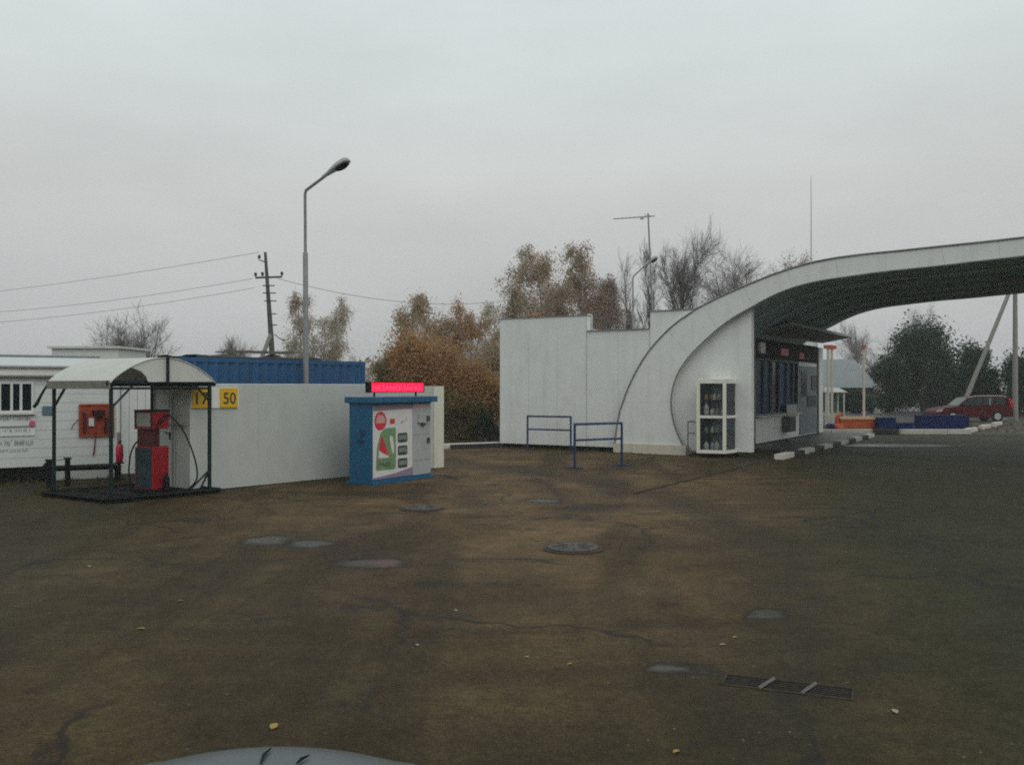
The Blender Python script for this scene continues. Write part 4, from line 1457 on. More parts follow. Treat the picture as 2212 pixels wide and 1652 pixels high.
# wall-mounted unit under the sill
pv_ = v0 + wlen * .60
wb_ = MB().ubox(US + .003, US + .32, pv_, pv_ + .75, .42, .98)
un = thing('wall_unit', 'dark grey box hanging on the white wall below the shop window', 'wall unit', UV(US, pv_, .42))
wb_.build('body', mat('dull_grey_unit', (.10, .11, .10), .6, .25, 9), un)
q = MB()
for i in range(8):
    q.ubox(US + .321, US + .33, pv_ + .06, pv_ + .69, .47 + i * .06, .49 + i * .06)
q.build('grille', DARK, un)

# display cabinet with bottles
A_, B__, C_, D_ = Vector((5.50, 27.32, 0)), Vector((6.21, 27.05, 0)), Vector((6.86, 27.80, 0)), Vector((6.15, 28.07, 0))
t = thing('display_cabinet', 'tall cream-framed glass display cabinet of bottles standing at the arch foot', 'display cabinet', A_)
Z0, Z1, ZM = .13, 2.29, 1.20
q = MB()
for p in (A_, B__, C_, D_):
    q.box(p + UP * (Z0 + Z1) / 2, (.095, .095, Z1 - Z0), (B__ - A_).normalized(), Vector((-(B__ - A_).normalized().y, (B__ - A_).normalized().x, 0)))
cn4 = [A_, B__, C_, D_]
cab_frame = q
def rails(za, zb):
    for i in range(4):
        a0, a1 = cn4[i], cn4[(i + 1) % 4]
        dd = (a1 - a0).normalized()
        nn = Vector((-dd.y, dd.x, 0))
        cab_frame.slab(a0 + dd * .048 - nn * .04, a1 - dd * .048 - nn * .04, nn * .08, za, zb)
rails(Z0, Z0 + .10)
rails(ZM - .04, ZM + .04)
rails(Z1 - .11, Z1 - .002)
q.build('frame', CREAM_FRAME, t)
MB().hexa([p + UP * (Z1 + .001) for p in cn4] + [p + UP * (Z1 + .03) for p in cn4]).build('top', CREAM_FRAME, t)
MB().hexa([p.lerp((A_ + C_) / 2, .1) + UP * .008 for p in cn4] + [p.lerp((A_ + C_) / 2, .1) + UP * .128 for p in cn4]).build('base', PLINTH, t)
gm, nt, N, L, b = nodes_of('clear_cabinet_glass')
b.inputs['Base Color'].default_value = (.05, .07, .07, 1)
b.inputs['Roughness'].default_value = .03
b.inputs['Alpha'].default_value = .22
b.inputs['Specular IOR Level'].default_value = .25
gm2 = gm.copy()
gm2.name = 'smoky_cabinet_glass'
gm2.node_tree.nodes['Principled BSDF'].inputs['Alpha'].default_value = .62
for i in range(4):
    a0, a1 = cn4[i], cn4[(i + 1) % 4]
    dd = (a1 - a0).normalized()
    nn = Vector((-dd.y, dd.x, 0))
    for za, zb in ((Z0 + .1, ZM - .04), (ZM + .04, Z1 - .11)):
        if i < 2:
            MB().slab(a0 + dd * .047 - nn * .006, a1 - dd * .047 - nn * .006, nn * .008, za, zb).build('pane', gm if i == 0 else gm2, t)
        else:
            MB().slab(a0 + dd * .047 - nn * .006, a1 - dd * .047 - nn * .006, nn * .012, za, zb).build('back_panel', mat('dark_cabinet_back', (.02, .028, .028), .5, .2, 6), t)
cc = (A_ + C_) / 2
SH = (.23, .74, 1.245, 1.70)
for z in SH:
    MB().hexa([p.lerp(cc, .09) + UP * (z - .016) for p in cn4] + [p.lerp(cc, .09) + UP * z for p in cn4]).build('shelf', mat('dark_shelf', (.06, .07, .07), .4, .2, 6), t)
eAB, eBC = (B__ - A_), (C_ - B__)
BOT = [(3, [('orange', .62), ('orange', .55), ('white', .6), ('white', .6), ('pale green', .7)]), (2, [('white', 1.25), ('white', .7), ('grey', .7), ('white', .75)]),
       (1, [('grey', .55), ('white', .6), ('pale green', .65), ('pale green', .6)]), (0, [('white', .8), ('pale blue', .75), ('white', .85), ('pale blue', .7)])]
BC = {'orange': (.42, .20, .06), 'white': (.62, .64, .62), 'pale green': (.24, .36, .30), 'grey': (.28, .30, .31), 'pale blue': (.36, .44, .50)}
SN = ('bottom', 'second lowest', 'third', 'top')
for si, row in BOT:
    for i, (cname, s_) in enumerate(row):
        p = A_ + eAB * (.20 + .62 * i / (len(row) - 1)) + eBC * (.16 + .05 * (i % 2)) + UP * (SH[si] + .001)
        q = MB()
        hb = .30 * s_
        wd_ = .075 * min(s_ * 1.3, 1)
        q.lathe(p, [(wd_ * .9, 0), (wd_, .015), (wd_, hb * .62), (wd_ * .85, hb * .75), (wd_ * .35, hb * .86), (wd_ * .35, hb * .98), (wd_ * .3, hb)], 12)
        same = sum(1 for c_, _ in row if c_ == cname)
        lab = f"{cname} plastic bottle on the {SN[si]} shelf of the glass display cabinet"
        if si == 2 and i == 0:
            lab = 'big white canister on the third shelf of the glass display cabinet'
        solo(q, 'plastic_bottle', mat('bottle_' + cname.replace(' ', '_'), BC[cname], .35, .15, 30), lab, 'bottle', p, 'bottles in the display cabinet', smooth=40)

# pavement step and kerb in front of the shop
MB2 = MB().ubox(US + .0, -7.42, 28.9, 41, .005, .125)
struct(MB2, 'pavement', mat('dark_wet_paving', (.032, .034, .026), .5, .35, 5, bump=.3))
kb = bpy.data.objects.new('kerb', None)
COL.objects.link(kb)
kb['kind'] = 'structure'
ORG['kerb'] = Vector((0, 0, 0))
v = 26.55
i = 0
while v < 40:
    ln = 1.25
    white = i % 2 == 0
    MB().ubox(-7.42 + .004 * i, -7.16 + .004 * i, v, v + ln - .015, .0, .155 - (.012 if not white else 0)).build('stone', KWHITE if white else KBLACK, kb, bevel=.015)
    v += ln
    i += 1

# kerb at the far end of the yard on the left
kb2 = bpy.data.objects.new('kerb', None)
COL.objects.link(kb2)
kb2['kind'] = 'structure'
ORG[kb2.name] = Vector((0, 0, 0))
ka, kb_ = Vector((-5.2, 29.2, 0)), Vector((-.30, 32.0, 0))
kdv = (kb_ - ka).normalized()
knv = Vector((-kdv.y, kdv.x, 0))
Lk = (kb_ - ka).length
s_ = 0
i = 0
while s_ < Lk - .1:
    ln = min(1.0, Lk - s_)
    MB().slab(ka + kdv * s_, ka + kdv * (s_ + ln - .012), knv * .42, 0, .16).build('stone', KWHITE, kb2, bevel=.02)
    s_ += ln
for s0, s1 in ((3.6, 4.9), (4.92, 5.6)):
    MB().slab(ka + kdv * s0 - knv * .2, ka + kdv * s1 - knv * .2, knv * .19, 0, .15).build('stone', KBLACK, kb2, bevel=.015)

# ------------------------------------------------------------------ blue rails
def rail(pa, pb, hgt, label, m_, r_=.02, mid_=.62, feet=True, grp='steel rails by the shop'):
    t = thing('steel_rail', label, 'rail', pa, grp)
    dd = (pb - pa).normalized()
    for p in (pa, pb):
        MB().bar(p + UP * .005, p + UP * hgt, r_ * 2).build('post', m_, t)
        if feet:
            nn = Vector((1, -.12, 0)).normalized()
            MB().bar(p - nn * .22 + UP * .02, p + nn * .22 + UP * .02, .035).build('foot', m_, t)
    MB().bar(pa + UP * hgt - dd * r_, pb + UP * hgt + dd * r_, r_ * 2).build('top_bar', m_, t)
    MB().bar(pa + UP * hgt * mid_, pb + UP * hgt * mid_, r_ * 1.8).build('middle_bar', m_, t)


rail(G(1241.5, 1012), G(1343, 1006), 1.13, 'blue steel rail standing free on the asphalt before the arch foot', BLUE_RAIL, .023, .64)
a0, b0 = P(1139.5, 0, 30.3), P(1233, 0, 29.6)
a0.z = b0.z = 0
rail(a0, b0, 1.12, 'blue steel rail close against the white shop wall', BLUE_RAIL, .022, .62, False)
a0, b0 = P(1486, 0, 28.0), P(1530, 0, 28.6)
a0.z = b0.z = 0
rail(a0, b0, 1.03, 'thin pale rail half hidden behind the display cabinet', mat('faded_rail', (.20, .16, .18), .6, .1, 8), .012, .66, False)


# ------------------------------------------------------------------ trees
def tree(px, Y, top_y, wpx, label, form, seed, wood, leaf=None, grp=None, nleaf=0, lsize=.13, stems=1, name='birch_tree', cat='tree', dens=1.0, base_w=None, clump=.15, bole=.40):
    """form 'birch': one leader with hanging strands; 'fan': short bole splitting into rising limbs"""
    rng = random.Random(seed)
    X = (px - CX) / F * Y
    Ht = H + (HY - top_y) / F * Y
    W = wpx / F * Y
    base = Vector((X, Y, 0))
    t = thing(name, label, cat, base, grp)
    birch = form == 'birch'
    paths = []                              # (level, points, radii)

    def grow(p, d, length, r, lev):
        nseg = (7, 5, 4, 3)[lev]
        pts, rad, dirs = [p.copy()], [r], []
        for i in range(nseg):
            f = (i + 1) / nseg
            j = (.05, .13, .17, .2)[lev]
            d = (d + Vector((rng.gauss(0, j), rng.gauss(0, j), rng.gauss(0, j * .5)))).normalized()
            if birch:
                d = (d + UP * ((.05, .10, -.30, -.75)[lev] * (.4 + f))).normalized()
            else:
                d = (d + UP * (.02, .13, .07, .03)[lev]).normalized()
            p = p + d * (length / nseg)
            pts.append(p.copy())
            rad.append(max(r * (1 - f * (.86 if lev == 0 and birch else .7)), .005))
            dirs.append(d.copy())
        paths.append((lev, pts, rad))
        if lev >= 3:
            return
        if birch:
            nch = (26, 9, 6)[lev]
        else:
            nch = (8, 12, 9)[lev]
        nch = max(2, round(nch * dens * rng.uniform(.85, 1.15)))
        for c in range(nch):
            if lev == 0:
                f = rng.uniform(.18, 1.0) if birch else rng.uniform(.55, 1.0)
            else:
                f = rng.uniform(.15, 1.0)
            k = min(int(f * nseg), nseg - 1)
            q_ = pts[k].lerp(pts[k + 1], f * nseg - k)
            az = rng.uniform(0, 2 * math.pi)
            dd_ = dirs[k]
            ref = Vector((1, 0, 0)) if abs(dd_.x) < .8 else Vector((0, 1, 0))
            a_ = dd_.cross(ref).normalized()
            side = a_ * math.cos(az) + dd_.cross(a_) * math.sin(az)
            if birch:
                ang = rng.uniform(.7, 1.1) if lev == 0 else rng.uniform(.4, 1.0)
                ln = length * ((.34 * (1.25 - .95 * f), .55, .6)[lev]) * rng.uniform(.7, 1.2)
            else:
                ang = rng.uniform(.12, .95) if lev == 0 else rng.uniform(.35, .95)
                ln = length * (((1 - bole) / bole * .85, .52 * (1.2 - .5 * f), .5)[lev]) * rng.uniform(.65, 1.15)
            nd = (dd_ * math.cos(ang) + side * math.sin(ang)).normalized()
            grow(q_, nd, ln, max(rad[k] * (.42 if birch else .6), .008), lev + 1)

    for s in range(stems):
        off = Vector((rng.uniform(-1, 1), rng.uniform(-.4, .4), 0)) * (0 if stems == 1 else W * .10)
        if stems > 1:
            off.x = W * .16 * (s - (stems - 1) / 2) * 2 / max(stems - 1, 1)
        d0 = (UP + Vector((off.x / max(W, .1) * .35 + rng.gauss(0, .03), rng.gauss(0, .03), 0))).normalized()
        grow(base + off, d0, Ht * (.95 if birch else bole) * (1 if s == 0 else rng.uniform(.8, 1)), (base_w or Ht * .013), 0)
    zs = sorted(p.z for _, pts, _ in paths for p in pts)
    xs = sorted(p.x - X for _, pts, _ in paths for p in pts)
    kz = Ht / zs[int(len(zs) * .998)]
    n_ = len(xs)
    kx = W / max(xs[int(n_ * .985)] - xs[int(n_ * .015)], .1)
    def fit(p):
        return Vector((X + (p.x - X) * kx, Y + (p.y - Y) * kx, max(p.z * kz, 0)))
    wd, tw = MB(), MB()
    fine = []
    for lev, pts, rad in paths:
        pts = [fit(p) for p in pts]
        (wd if lev <= 1 else tw).tube(pts, [r_ * (.8 if lev > 1 else 1) for r_ in rad], (7, 5, 3, 3)[lev], cap=False)
        if lev >= 2 or (lev == 1 and birch):
            fine.append(pts)
    wd.build('trunk', wood, t, 60, fix=False)
    if leaf is None:
        tw.build('crown', TWIG, t, fix=False)
        return t
    tw.build('twigs', TWIG, t, fix=False)
    lf = MB()
    nleaf, lsize = int(nleaf * 1.8), lsize * .63
    for i in range(nleaf):
        pts = fine[rng.randrange(len(fine))]
        k = rng.randrange(len(pts) - 1)
        c = pts[k].lerp(pts[k + 1], rng.random())
        if rng.random() < (c.z / Ht - .45) * .75:         # the tops have shed most
            continue
        c = c + Vector((rng.gauss(0, clump), rng.gauss(0, clump), rng.gauss(-clump * .5, clump * 1.2)))
        if c.z < .1:
            continue
        sz = lsize * rng.uniform(.55, 1.3)
        if birch and rng.random() < .6:
            a_ = Vector((rng.gauss(0, .3), rng.gauss(0, .3), -1)).normalized()
            sz *= 1.2
        else:
            a_ = Vector((rng.gauss(0, 1), rng.gauss(0, 1), rng.gauss(0, 1))).normalized()
        b3 = a_.cross(Vector((rng.gauss(0, 1), rng.gauss(0, 1), rng.gauss(0, 1)))).normalized()
        lf.add([c - a_ * sz * .7, c + b3 * sz * .38, c + a_ * sz * .7, c - b3 * sz * .38], [(0, 1, 2, 3)])
    lf.build('crown', leaf, t, fix=False)
    return t


def bush(px, Y, top_y, wpx, label, leaf, seed, n=5000, lsize=.2, name='bush', grp=None, cat='bush', depth=None, zfloor=0.0):
    """a dense shrub: stems and leaf-sized faces on an uneven lumpy volume"""
    rng = random.Random(seed)
    X = (px - CX) / F * Y
    Ht = H + (HY - top_y) / F * Y
    W = wpx / F * Y / 2
    Dp = depth or W * .8
    base = Vector((X, Y, 0))
    t = thing(name, label, cat, base, grp)
    lumps = []
    for i in range(30):
        a = rng.uniform(0, 6.28)
        rr = math.sqrt(rng.random())
        hz = rng.uniform(.15, .86)
        k = math.sqrt(max(0, 1 - hz ** 2.4)) * .85
        lumps.append((Vector((X + math.cos(a) * rr * W * k, Y + math.sin(a) * rr * Dp * k, hz * Ht)), rng.uniform(.11, .26) * min(Ht, 2 * W)))
    lumps.append((Vector((X + rng.uniform(-.2, .2) * W, Y, Ht * .82)), Ht * .18))
    st = MB()
    for c, r_ in lumps:
        for _ in range(5):
            e_ = Vector((rng.gauss(0, 1), rng.gauss(0, 1), abs(rng.gauss(.5, 1)))).normalized() * r_ * rng.uniform(.9, 1.5)
            st.tube([c, c + e_ * .5 + Vector((0, 0, .02)), c + e_], [.012, .008, .004], 3, cap=False)
        st.tube([base + Vector((rng.uniform(-.4, .4) * W * .5, rng.uniform(-.3, .3), 0)), base.lerp(c, .5) + Vector((rng.gauss(0, .15), rng.gauss(0, .15), 0)), c + UP * r_ * .6], [.05, .03, .008], 4, cap=False)
    st.build('stem', BARK, t, fix=False)
    lf = MB()
    n, lsize = int(n * 1.4), lsize * .82
    for i in range(n):
        c, r_ = lumps[rng.randrange(len(lumps))]
        d = Vector((rng.gauss(0, 1), rng.gauss(0, 1), rng.gauss(0, 1))).normalized()
        p = c + Vector((d.x, d.y * .9, d.z * 1.15)) * r_ * min(abs(rng.gauss(.6, .36)), 1.4)
        if p.z < zfloor + .04:
            continue
        sz = lsize * rng.uniform(.5, 1.2)
        a_ = Vector((rng.gauss(0, 1), rng.gauss(0, 1), rng.gauss(0, 1))).normalized()
        b3 = a_.cross(Vector((rng.gauss(0, 1), rng.gauss(0, 1), rng.gauss(0, 1)))).normalized()
        lf.add([p - a_ * sz * .6, p + b3 * sz * .4, p + a_ * sz * .6, p - b3 * sz * .4], [(0, 1, 2, 3)])
    lf.build('crown', leaf, t, fix=False)
    return t


GB = 'bare trees behind the station'
GA = 'autumn trees behind the yard'
# bare ones
BT = dict(wood=BARK, grp=GB, name='bare_tree')
tree(280, 52, 668, 150, 'bare many-stemmed grey tree behind the pump shelter roof', 'fan', 31, stems=2, dens=1.25, base_w=.11, **BT)
tree(503, 60, 727, 78, 'small round bare tree beyond the blue container', 'fan', 32, dens=1.7, bole=.5, base_w=.07, **BT)
tree(1476, 50, 486, 118, 'tallest bare round-crowned tree right of the yagi aerial', 'fan', 133, dens=1.7, bole=.62, base_w=.15, **BT)
tree(1562, 50, 522, 125, 'bare spreading tree just left of the canopy arch', 'fan', 34, dens=1.6, bole=.58, base_w=.13, **BT)
tree(1368, 49, 545, 52, 'slender bare tree behind the shop parapet by the small street lamp', 'fan', 35, dens=1.1, bole=.62, base_w=.09, **BT)
tree(1402, 52, 520, 48, 'slender bare tree crossing the yagi aerial mast', 'fan', 36, dens=1.1, bole=.66, base_w=.09, **BT)
tree(1335, 50, 640, 60, 'low bare thicket tree between vent pipe and small street lamp', 'fan', 39, dens=.9, base_w=.05, **BT)
tree(1682, 62, 556, 105, 'faint brownish tree peeping over the rising canopy edge', 'fan', 37, leaf=L_PURPLE, nleaf=14000, lsize=.13, dens=1.5, bole=.6, **BT)
# pale far birches behind the lamp
tree(655, 62, 632, 72, 'pale thin birch directly behind the tall street lamp', 'birch', 41, BIRCHBARK, L_PALE, GA, nleaf=4200, lsize=.12)
tree(728, 64, 642, 108, 'pale wide birch between the tall street lamp and the kiosk sign', 'birch', 42, BIRCHBARK, L_PALE, GA, nleaf=6500, lsize=.12)
# autumn mass
tree(903, 44, 640, 150, 'tall brown birch, left peak of the autumn thicket', 'birch', 43, BIRCHBARK, L_BIRCH, GA, nleaf=11000, lsize=.10)
tree(964, 46, 650, 130, 'brown birch, middle peak of the autumn thicket', 'birch', 44, BIRCHBARK, L_RUST, GA, nleaf=9000, lsize=.10)
tree(1018, 56, 655, 95, 'greyish sparse birch, right peak of the autumn thicket', 'birch', 45, BIRCHBARK, L_PALE, GA, nleaf=3200, lsize=.12)
tree(1074, 42, 718, 85, 'yellowish birch rising at the left corner of the shop', 'birch', 46, BIRCHBARK, L_BIRCH, GA, nleaf=7000, lsize=.10)
bush(948, 46, 668, 135, 'tall brown shrub crown filling the middle of the autumn thicket', L_BIRCH, 57, 15000, .10, grp=GA)
bush(915, 38, 722, 225, 'large rust-brown shrub above the glowing kiosk sign', L_RUST, 51, 21000, .105, grp=GA)
bush(842, 41, 745, 95, 'olive-grey shrub right of the blue container end', L_OLIVE, 52, 9000, .11, grp=GA)
bush(1030, 37, 775, 140, 'brown shrub with dark foot beside the shop corner', L_RUST, 53, 17000, .10, grp=GA)
bush(985, 36, 838, 190, 'dark olive undergrowth behind the kiosk and wall end', L_OLIVE, 54, 15000, .10, grp=GA)
bush(1050, 35, 895, 70, 'lowest dark bush next to the white kerb at the shop corner', L_DARK, 55, 6000, .08, grp=GA)
# behind the shop
tree(1178, 52, 528, 205, 'large yellow-brown birch behind the left parapet', 'birch', 61, BIRCHBARK, L_BIRCH, GA, nleaf=15000, lsize=.11)
tree(1262, 54, 526, 165, 'large brown birch behind the vent pipe', 'birch', 62, BIRCHBARK, L_BIRCH, GA, nleaf=12000, lsize=.11)
tree(1102, 53, 592, 60, 'small narrow birch above the left end of the shop', 'birch', 63, BIRCHBARK, L_BIRCH, GA, nleaf=4500, lsize=.11)
tree(1300, 55, 596, 85, 'purple-brown thin tree right of the vent pipe', 'birch', 64, BARK, L_PURPLE, GA, nleaf=6500, lsize=.11, name='autumn_tree')
bush(1222, 50, 625, 185, 'reddish brown shrub mass behind the left parapet', L_PURPLE, 65, 15000, .115, grp=GA)
bush(1150, 48, 655, 120, 'rusty shrub low behind the left end of the shop', L_RUST, 66, 9000, .11, grp=GA)
# right side
GR = 'trees beyond the forecourt'
bush(2010, 76, 693, 215, 'big dark green tree beyond the forecourt beside the red car', L_DARK, 71, 26000, .22, name='broadleaf_tree', grp=GR, cat='tree', depth=4)
bush(1920, 74, 762, 95, 'dark low tree right of the grey house roof', L_DARK, 72, 9000, .2, name='broadleaf_tree', grp=GR, cat='tree')
bush(2105, 70, 742, 110, 'dark tree behind the leaning concrete brace', L_DARK, 73, 11000, .2, name='broadleaf_tree', grp=GR, cat='tree')
bush(2215, 66, 770, 130, 'dark tree behind the concrete pole at the frame edge', L_DARK, 74, 11000, .2, name='broadleaf_tree', grp=GR, cat='tree')
bush(1850, 72, 846, 95, 'clipped dark hedge in front of the grey-roofed house', L_DARK, 75, 9000, .14, name='hedge', grp=GR, cat='hedge')
tree(1978, 125, 655, 70, 'faint misty poplar rising above the dark green tree', 'fan', 76, BARK, None, GR, name='poplar_tree', dens=1.4, bole=.55)
tree(1858, 115, 690, 60, 'faint misty poplar over the grey house roof', 'fan', 77, BARK, None, GR, name='poplar_tree', dens=1.4, bole=.55)
tree(1930, 130, 715, 70, 'faint misty small tree left of the dark green tree', 'fan', 78, BARK, None, GR, name='poplar_tree', dens=1.2)
tree(1895, 92, 728, 80, 'hazy bare tree directly behind the grey house roof end', 'fan', 79, BARK, None, GR, name='bare_tree', dens=1.3, bole=.5)
tree(1838, 100, 722, 60, 'hazy narrow bare tree between the shop corner and lone capped post', 'fan', 80, BARK, None, GR, name='bare_tree', dens=1.3, bole=.5)
rng = random.Random(99)
lf = MB()
for i in range(15000):
    x = rng.uniform(-140, 210)
    yv = rng.uniform(140, 165)
    top = 4.6 + 2.8 * noise.noise(Vector((x * .06, 3, 1))) + 1.6 * noise.noise(Vector((x * .25, 9, 1)))
    p = Vector((x, yv, rng.random() ** .7 * max(top, 1.5)))
    sz = rng.uniform(.4, 1.0)
    a_ = Vector((rng.gauss(0, 1), rng.gauss(0, 1), rng.gauss(0, 1))).normalized()
    b3 = a_.cross(Vector((rng.gauss(0, 1), rng.gauss(0, 1), rng.gauss(0, 1)))).normalized()
    lf.add([p - a_ * sz * .6, p + b3 * sz * .4, p + a_ * sz * .6, p - b3 * sz * .4], [(0, 1, 2, 3)])
struct(lf, 'distant_woods', L_PURPLE, 'stuff', fix=False)

# grass and litter along the edges
lf = MB()
rng = random.Random(77)
def tuft(x, y, h_, n_):
    for _ in range(n_):
        p = Vector((x + rng.gauss(0, .09), y + rng.gauss(0, .09), 0))
        a_ = rng.uniform(0, 6.28)
        sd_ = Vector((math.cos(a_), math.sin(a_), 0)) * .012
        tip = p + Vector((rng.gauss(0, .06), rng.gauss(0, .06), h_ * rng.uniform(.5, 1.1)))
        lf.add([p - sd_, p + sd_, tip], [(0, 1, 2)])
for i in range(420):
    k = rng.random()
    p = ka + kdv * (k * Lk) + knv * rng.uniform(.5, 3.5)
    tuft(p.x, p.y, rng.uniform(.06, .25), 7)
for i in range(130):
    p = UV(rng.uniform(-16.9, -11.0), VF - rng.uniform(.0, .22))
    tuft(p.x, p.y, rng.uniform(.03, .10), 6)
for i in range(120):
    p = UV(-7.42 + rng.uniform(-.3, .3), rng.uniform(28, 40)) if rng.random() < .4 else B0 + BD * rng.uniform(-4, 2.6) - BN * rng.uniform(.0, .5)
    tuft(p.x, p.y, rng.uniform(.04, .14), 6)
for i in range(260):
    k = rng.uniform(15, 30)
    tuft(k, 41 + rng.uniform(.3, 10), rng.uniform(.08, .3), 7)
for i in range(160):
    p = Lp + (Bp - Lp) * rng.random() + nL * rng.uniform(.15, .7)
    tuft(p.x, p.y, rng.uniform(.04, .16), 6)
struct(lf, 'grass', L_GRASS, 'stuff', fix=False)

# ------------------------------------------------------------------ utility poles, wires, aerials
Yp = 46.0
t = thing('utility_pole', 'leaning dark utility pole with crossarm, insulators and side strut', 'utility pole', Vector(((598 - CX) / F * Yp, Yp, 0)))
pt, pm, pb = P(573, 545, Yp), P(585, 720, Yp), P(592, 790, Yp)
pbase = Vector(((598 - CX) / F * Yp, Yp, 0))
MB().tube([pbase, pm, pt], [.16, .13, .07], 10).build('pole', mat('dark_pole', (.075, .075, .075), .8, .25, 8), t, 60)
sb = P(505, 834, Yp - .6)
sb.z = 0
MB().tube([sb, P(585, 722, Yp - .1)], .11, 8).build('strut', CONC, t, 60)
ins = []
def insul(p):
    ins.append(p)
    MB().lathe(p - UP * .02, [(.02, 0), (.02, .10), (.075, .11), (.075, .17), (.05, .18), (.08, .20), (.06, .27), (.01, .28)], 10).build('insulator', IRON, t, 40)
q = MB()
ca_, cb_ = P(552, 600, Yp), P(609, 598, Yp)
q.bar(ca_, cb_, .07)
q.build('crossarm', IRON, t)
insul(ca_)
insul(cb_)
insul(P(567, 599, Yp))
q = MB()
for px, py, hw in ((580, 617, 13), (582, 633, 14), (584, 650, 13), (587, 678, 10), (589, 702, 9)):
    q.bar(P(px - hw, py, Yp - .1), P(px + hw, py, Yp - .1), .04)
q.bar(P(562, 562, Yp), P(572, 566, Yp), .04)
q.build('bracket', IRON, t)
insul(P(560, 562, Yp))
q = MB().tube(spline([P(592, 722, Yp), P(612, 735, Yp), P(628, 730, Yp)]), .02, 5)
q.build('drop_loop', RUBBER, t)


WIREGREY = mat('weathered_cable', (.20, .20, .20), .7, .1, 8)


def wire(a, b2, sag, label, r_=.011):
    pts = []
    for i in range(25):
        f = i / 24
        p = a.lerp(b2, f)
        p.z -= sag * 4 * f * (1 - f)
        pts.append(p)
    solo(MB().tube(pts, r_, 4), 'overhead_wire', WIREGREY, label, 'wire', a, 'overhead wires from the utility pole')


wire(P(560, 545, Yp), P(-260, 655, 60), .25, 'topmost overhead wire running left from the utility pole')
wire(P(545, 602, Yp), P(-260, 685, 60), .45, 'middle overhead wire running left from the utility pole')
wire(P(548, 622, Yp), P(-260, 708, 60), .45, 'lowest overhead wire running left from the utility pole')
wire(P(600, 602, Yp), P(1120, 645, 62), .75, 'overhead wire sagging right from the pole towards the birches', .013)

Yc = 56.5
pb_ = Vector(((2193 - CX) / F * Yc, Yc, 0))
t = thing('concrete_pole', 'pale concrete pole with long leaning brace beyond the forecourt', 'utility pole', pb_)
MB().tube([pb_, pb_ + UP * 10.4], [.17, .11], 10).build('pole', CONC, t, 60)
sbp = Vector(((2062 - CX) / F * Yc, Yc - .3, 0))
MB().tube([sbp, pb_ + UP * 8.7], [.15, .11], 10).build('brace', CONC, t, 60)

# yagi aerial on a mast behind the shop roof
Ya = 37.5
mb_, mt_ = P(1413, 0, Ya), P(1400, 462, Ya)
mb_.z = 3.6
t = thing('yagi_aerial', 'thin roof mast carrying a long sideways yagi aerial', 'aerial', mb_)
MB().tube([mb_, mt_], [.05, .03], 8).build('mast', GREY, t, 60)
b0_, b1_ = P(1326, 473, Ya), P(1413, 467, Ya)
bm_ = MB().tube([b0_, b1_], .022, 6).build('boom', GREY, t)
q = MB()
for i in range(11):
    p = b0_.lerp(b1_, i / 10)
    q.tube([p + Vector((.0, -.16 - .02 * (i / 10), 0)), p + Vector((.0, .16 + .02 * i / 10, 0))], .006, 5)
for dx, dz in ((.02, .16), (.06, -.1), (-.14, .1), (-.2, -.05), (.1, .08)):
    p = b1_.lerp(b0_, .16)
    q.tube([p, p + Vector((dx, 0, dz))], .012, 5)
q.build('elements', GREY, bm_)
p = b0_.lerp(b1_, .70)
MB().box(p - UP * .04, (.14, .08, .12)).build('amplifier', LGREY, t)
Yw = 52
wb0 = P(1753, 0, Yw)
wb0.z = 0
wt = P(1752, 380, Yw)
solo(MB().tube([wb0, wb0.lerp(wt, .6), wt], [.05, .035, .015], 8), 'whip_mast', LGREY, 'very tall thin whip mast rising behind the canopy', 'mast', wb0, smooth=60)

# ------------------------------------------------------------------ far sheds and house
Ys = 42
sh = thing('white_shed', 'faint white flat shed showing over the low building roof', 'shed', P(175, 834, Ys) * Vector((1, 1, 0)) if False else Vector(((175 - CX) / F * Ys, Ys, 0)))
x0, x1 = (112 - CX) / F * Ys, (255 - CX) / F * Ys
MB().box(((x0 + x1) / 2, Ys + 1.6, 1.9), (x1 - x0, 3.2, 3.8)).build('wall', WHITE_SIDING, sh)
MB().box(((x0 + x1) / 2, Ys + 1.6, 3.86), (x1 - x0 + .3, 3.5, .1)).build('roof', mat('pale_roof', (.62, .64, .60), .6, .05, 3), sh)
Yh = 84.0
hx0, hx1 = (1760 - CX) / F * Yh, (1897 - CX) / F * Yh
ht = thing('house', 'low house with large grey hipped roof beyond the forecourt', 'house', Vector(((hx0 + hx1) / 2, Yh + 3, 0)))
MB().box(((hx0 + hx1) / 2, Yh + 3, .98), (hx1 - hx0 - .8, 6, 1.96)).build('wall', BROWNWALL, ht)
rb = [Vector((hx0, Yh - .4, 1.96)), Vector((hx1, Yh - .4, 1.96)), Vector((hx1, Yh + 6.4, 1.96)), Vector((hx0, Yh + 6.4, 1.96))]
rt = [Vector((hx0 + .6, Yh + 2.6, 4.6)), Vector((hx1 - 1.2, Yh + 2.6, 4.6)), Vector((hx1 - 1.2, Yh + 3.2, 4.6)), Vector((hx0 + .6, Yh + 3.2, 4.6))]
MB().hexa(rb + rt).build('roof', ROOFGREY, ht)
Yh = 96.0
hx0, hx1 = (2025 - CX) / F * Yh, (2170 - CX) / F * Yh
ht = thing('low_shed', 'low pale-roofed shed behind the red car', 'shed', Vector(((hx0 + hx1) / 2, Yh + 2, 0)))
MB().box(((hx0 + hx1) / 2, Yh + 2, .75), (hx1 - hx0 - .6, 4, 1.5)).build('wall', BROWNWALL, ht)
rb = [Vector((hx0, Yh - .3, 1.5)), Vector((hx1, Yh - .3, 1.5)), Vector((hx1, Yh + 4.3, 1.5)), Vector((hx0, Yh + 4.3, 1.5))]
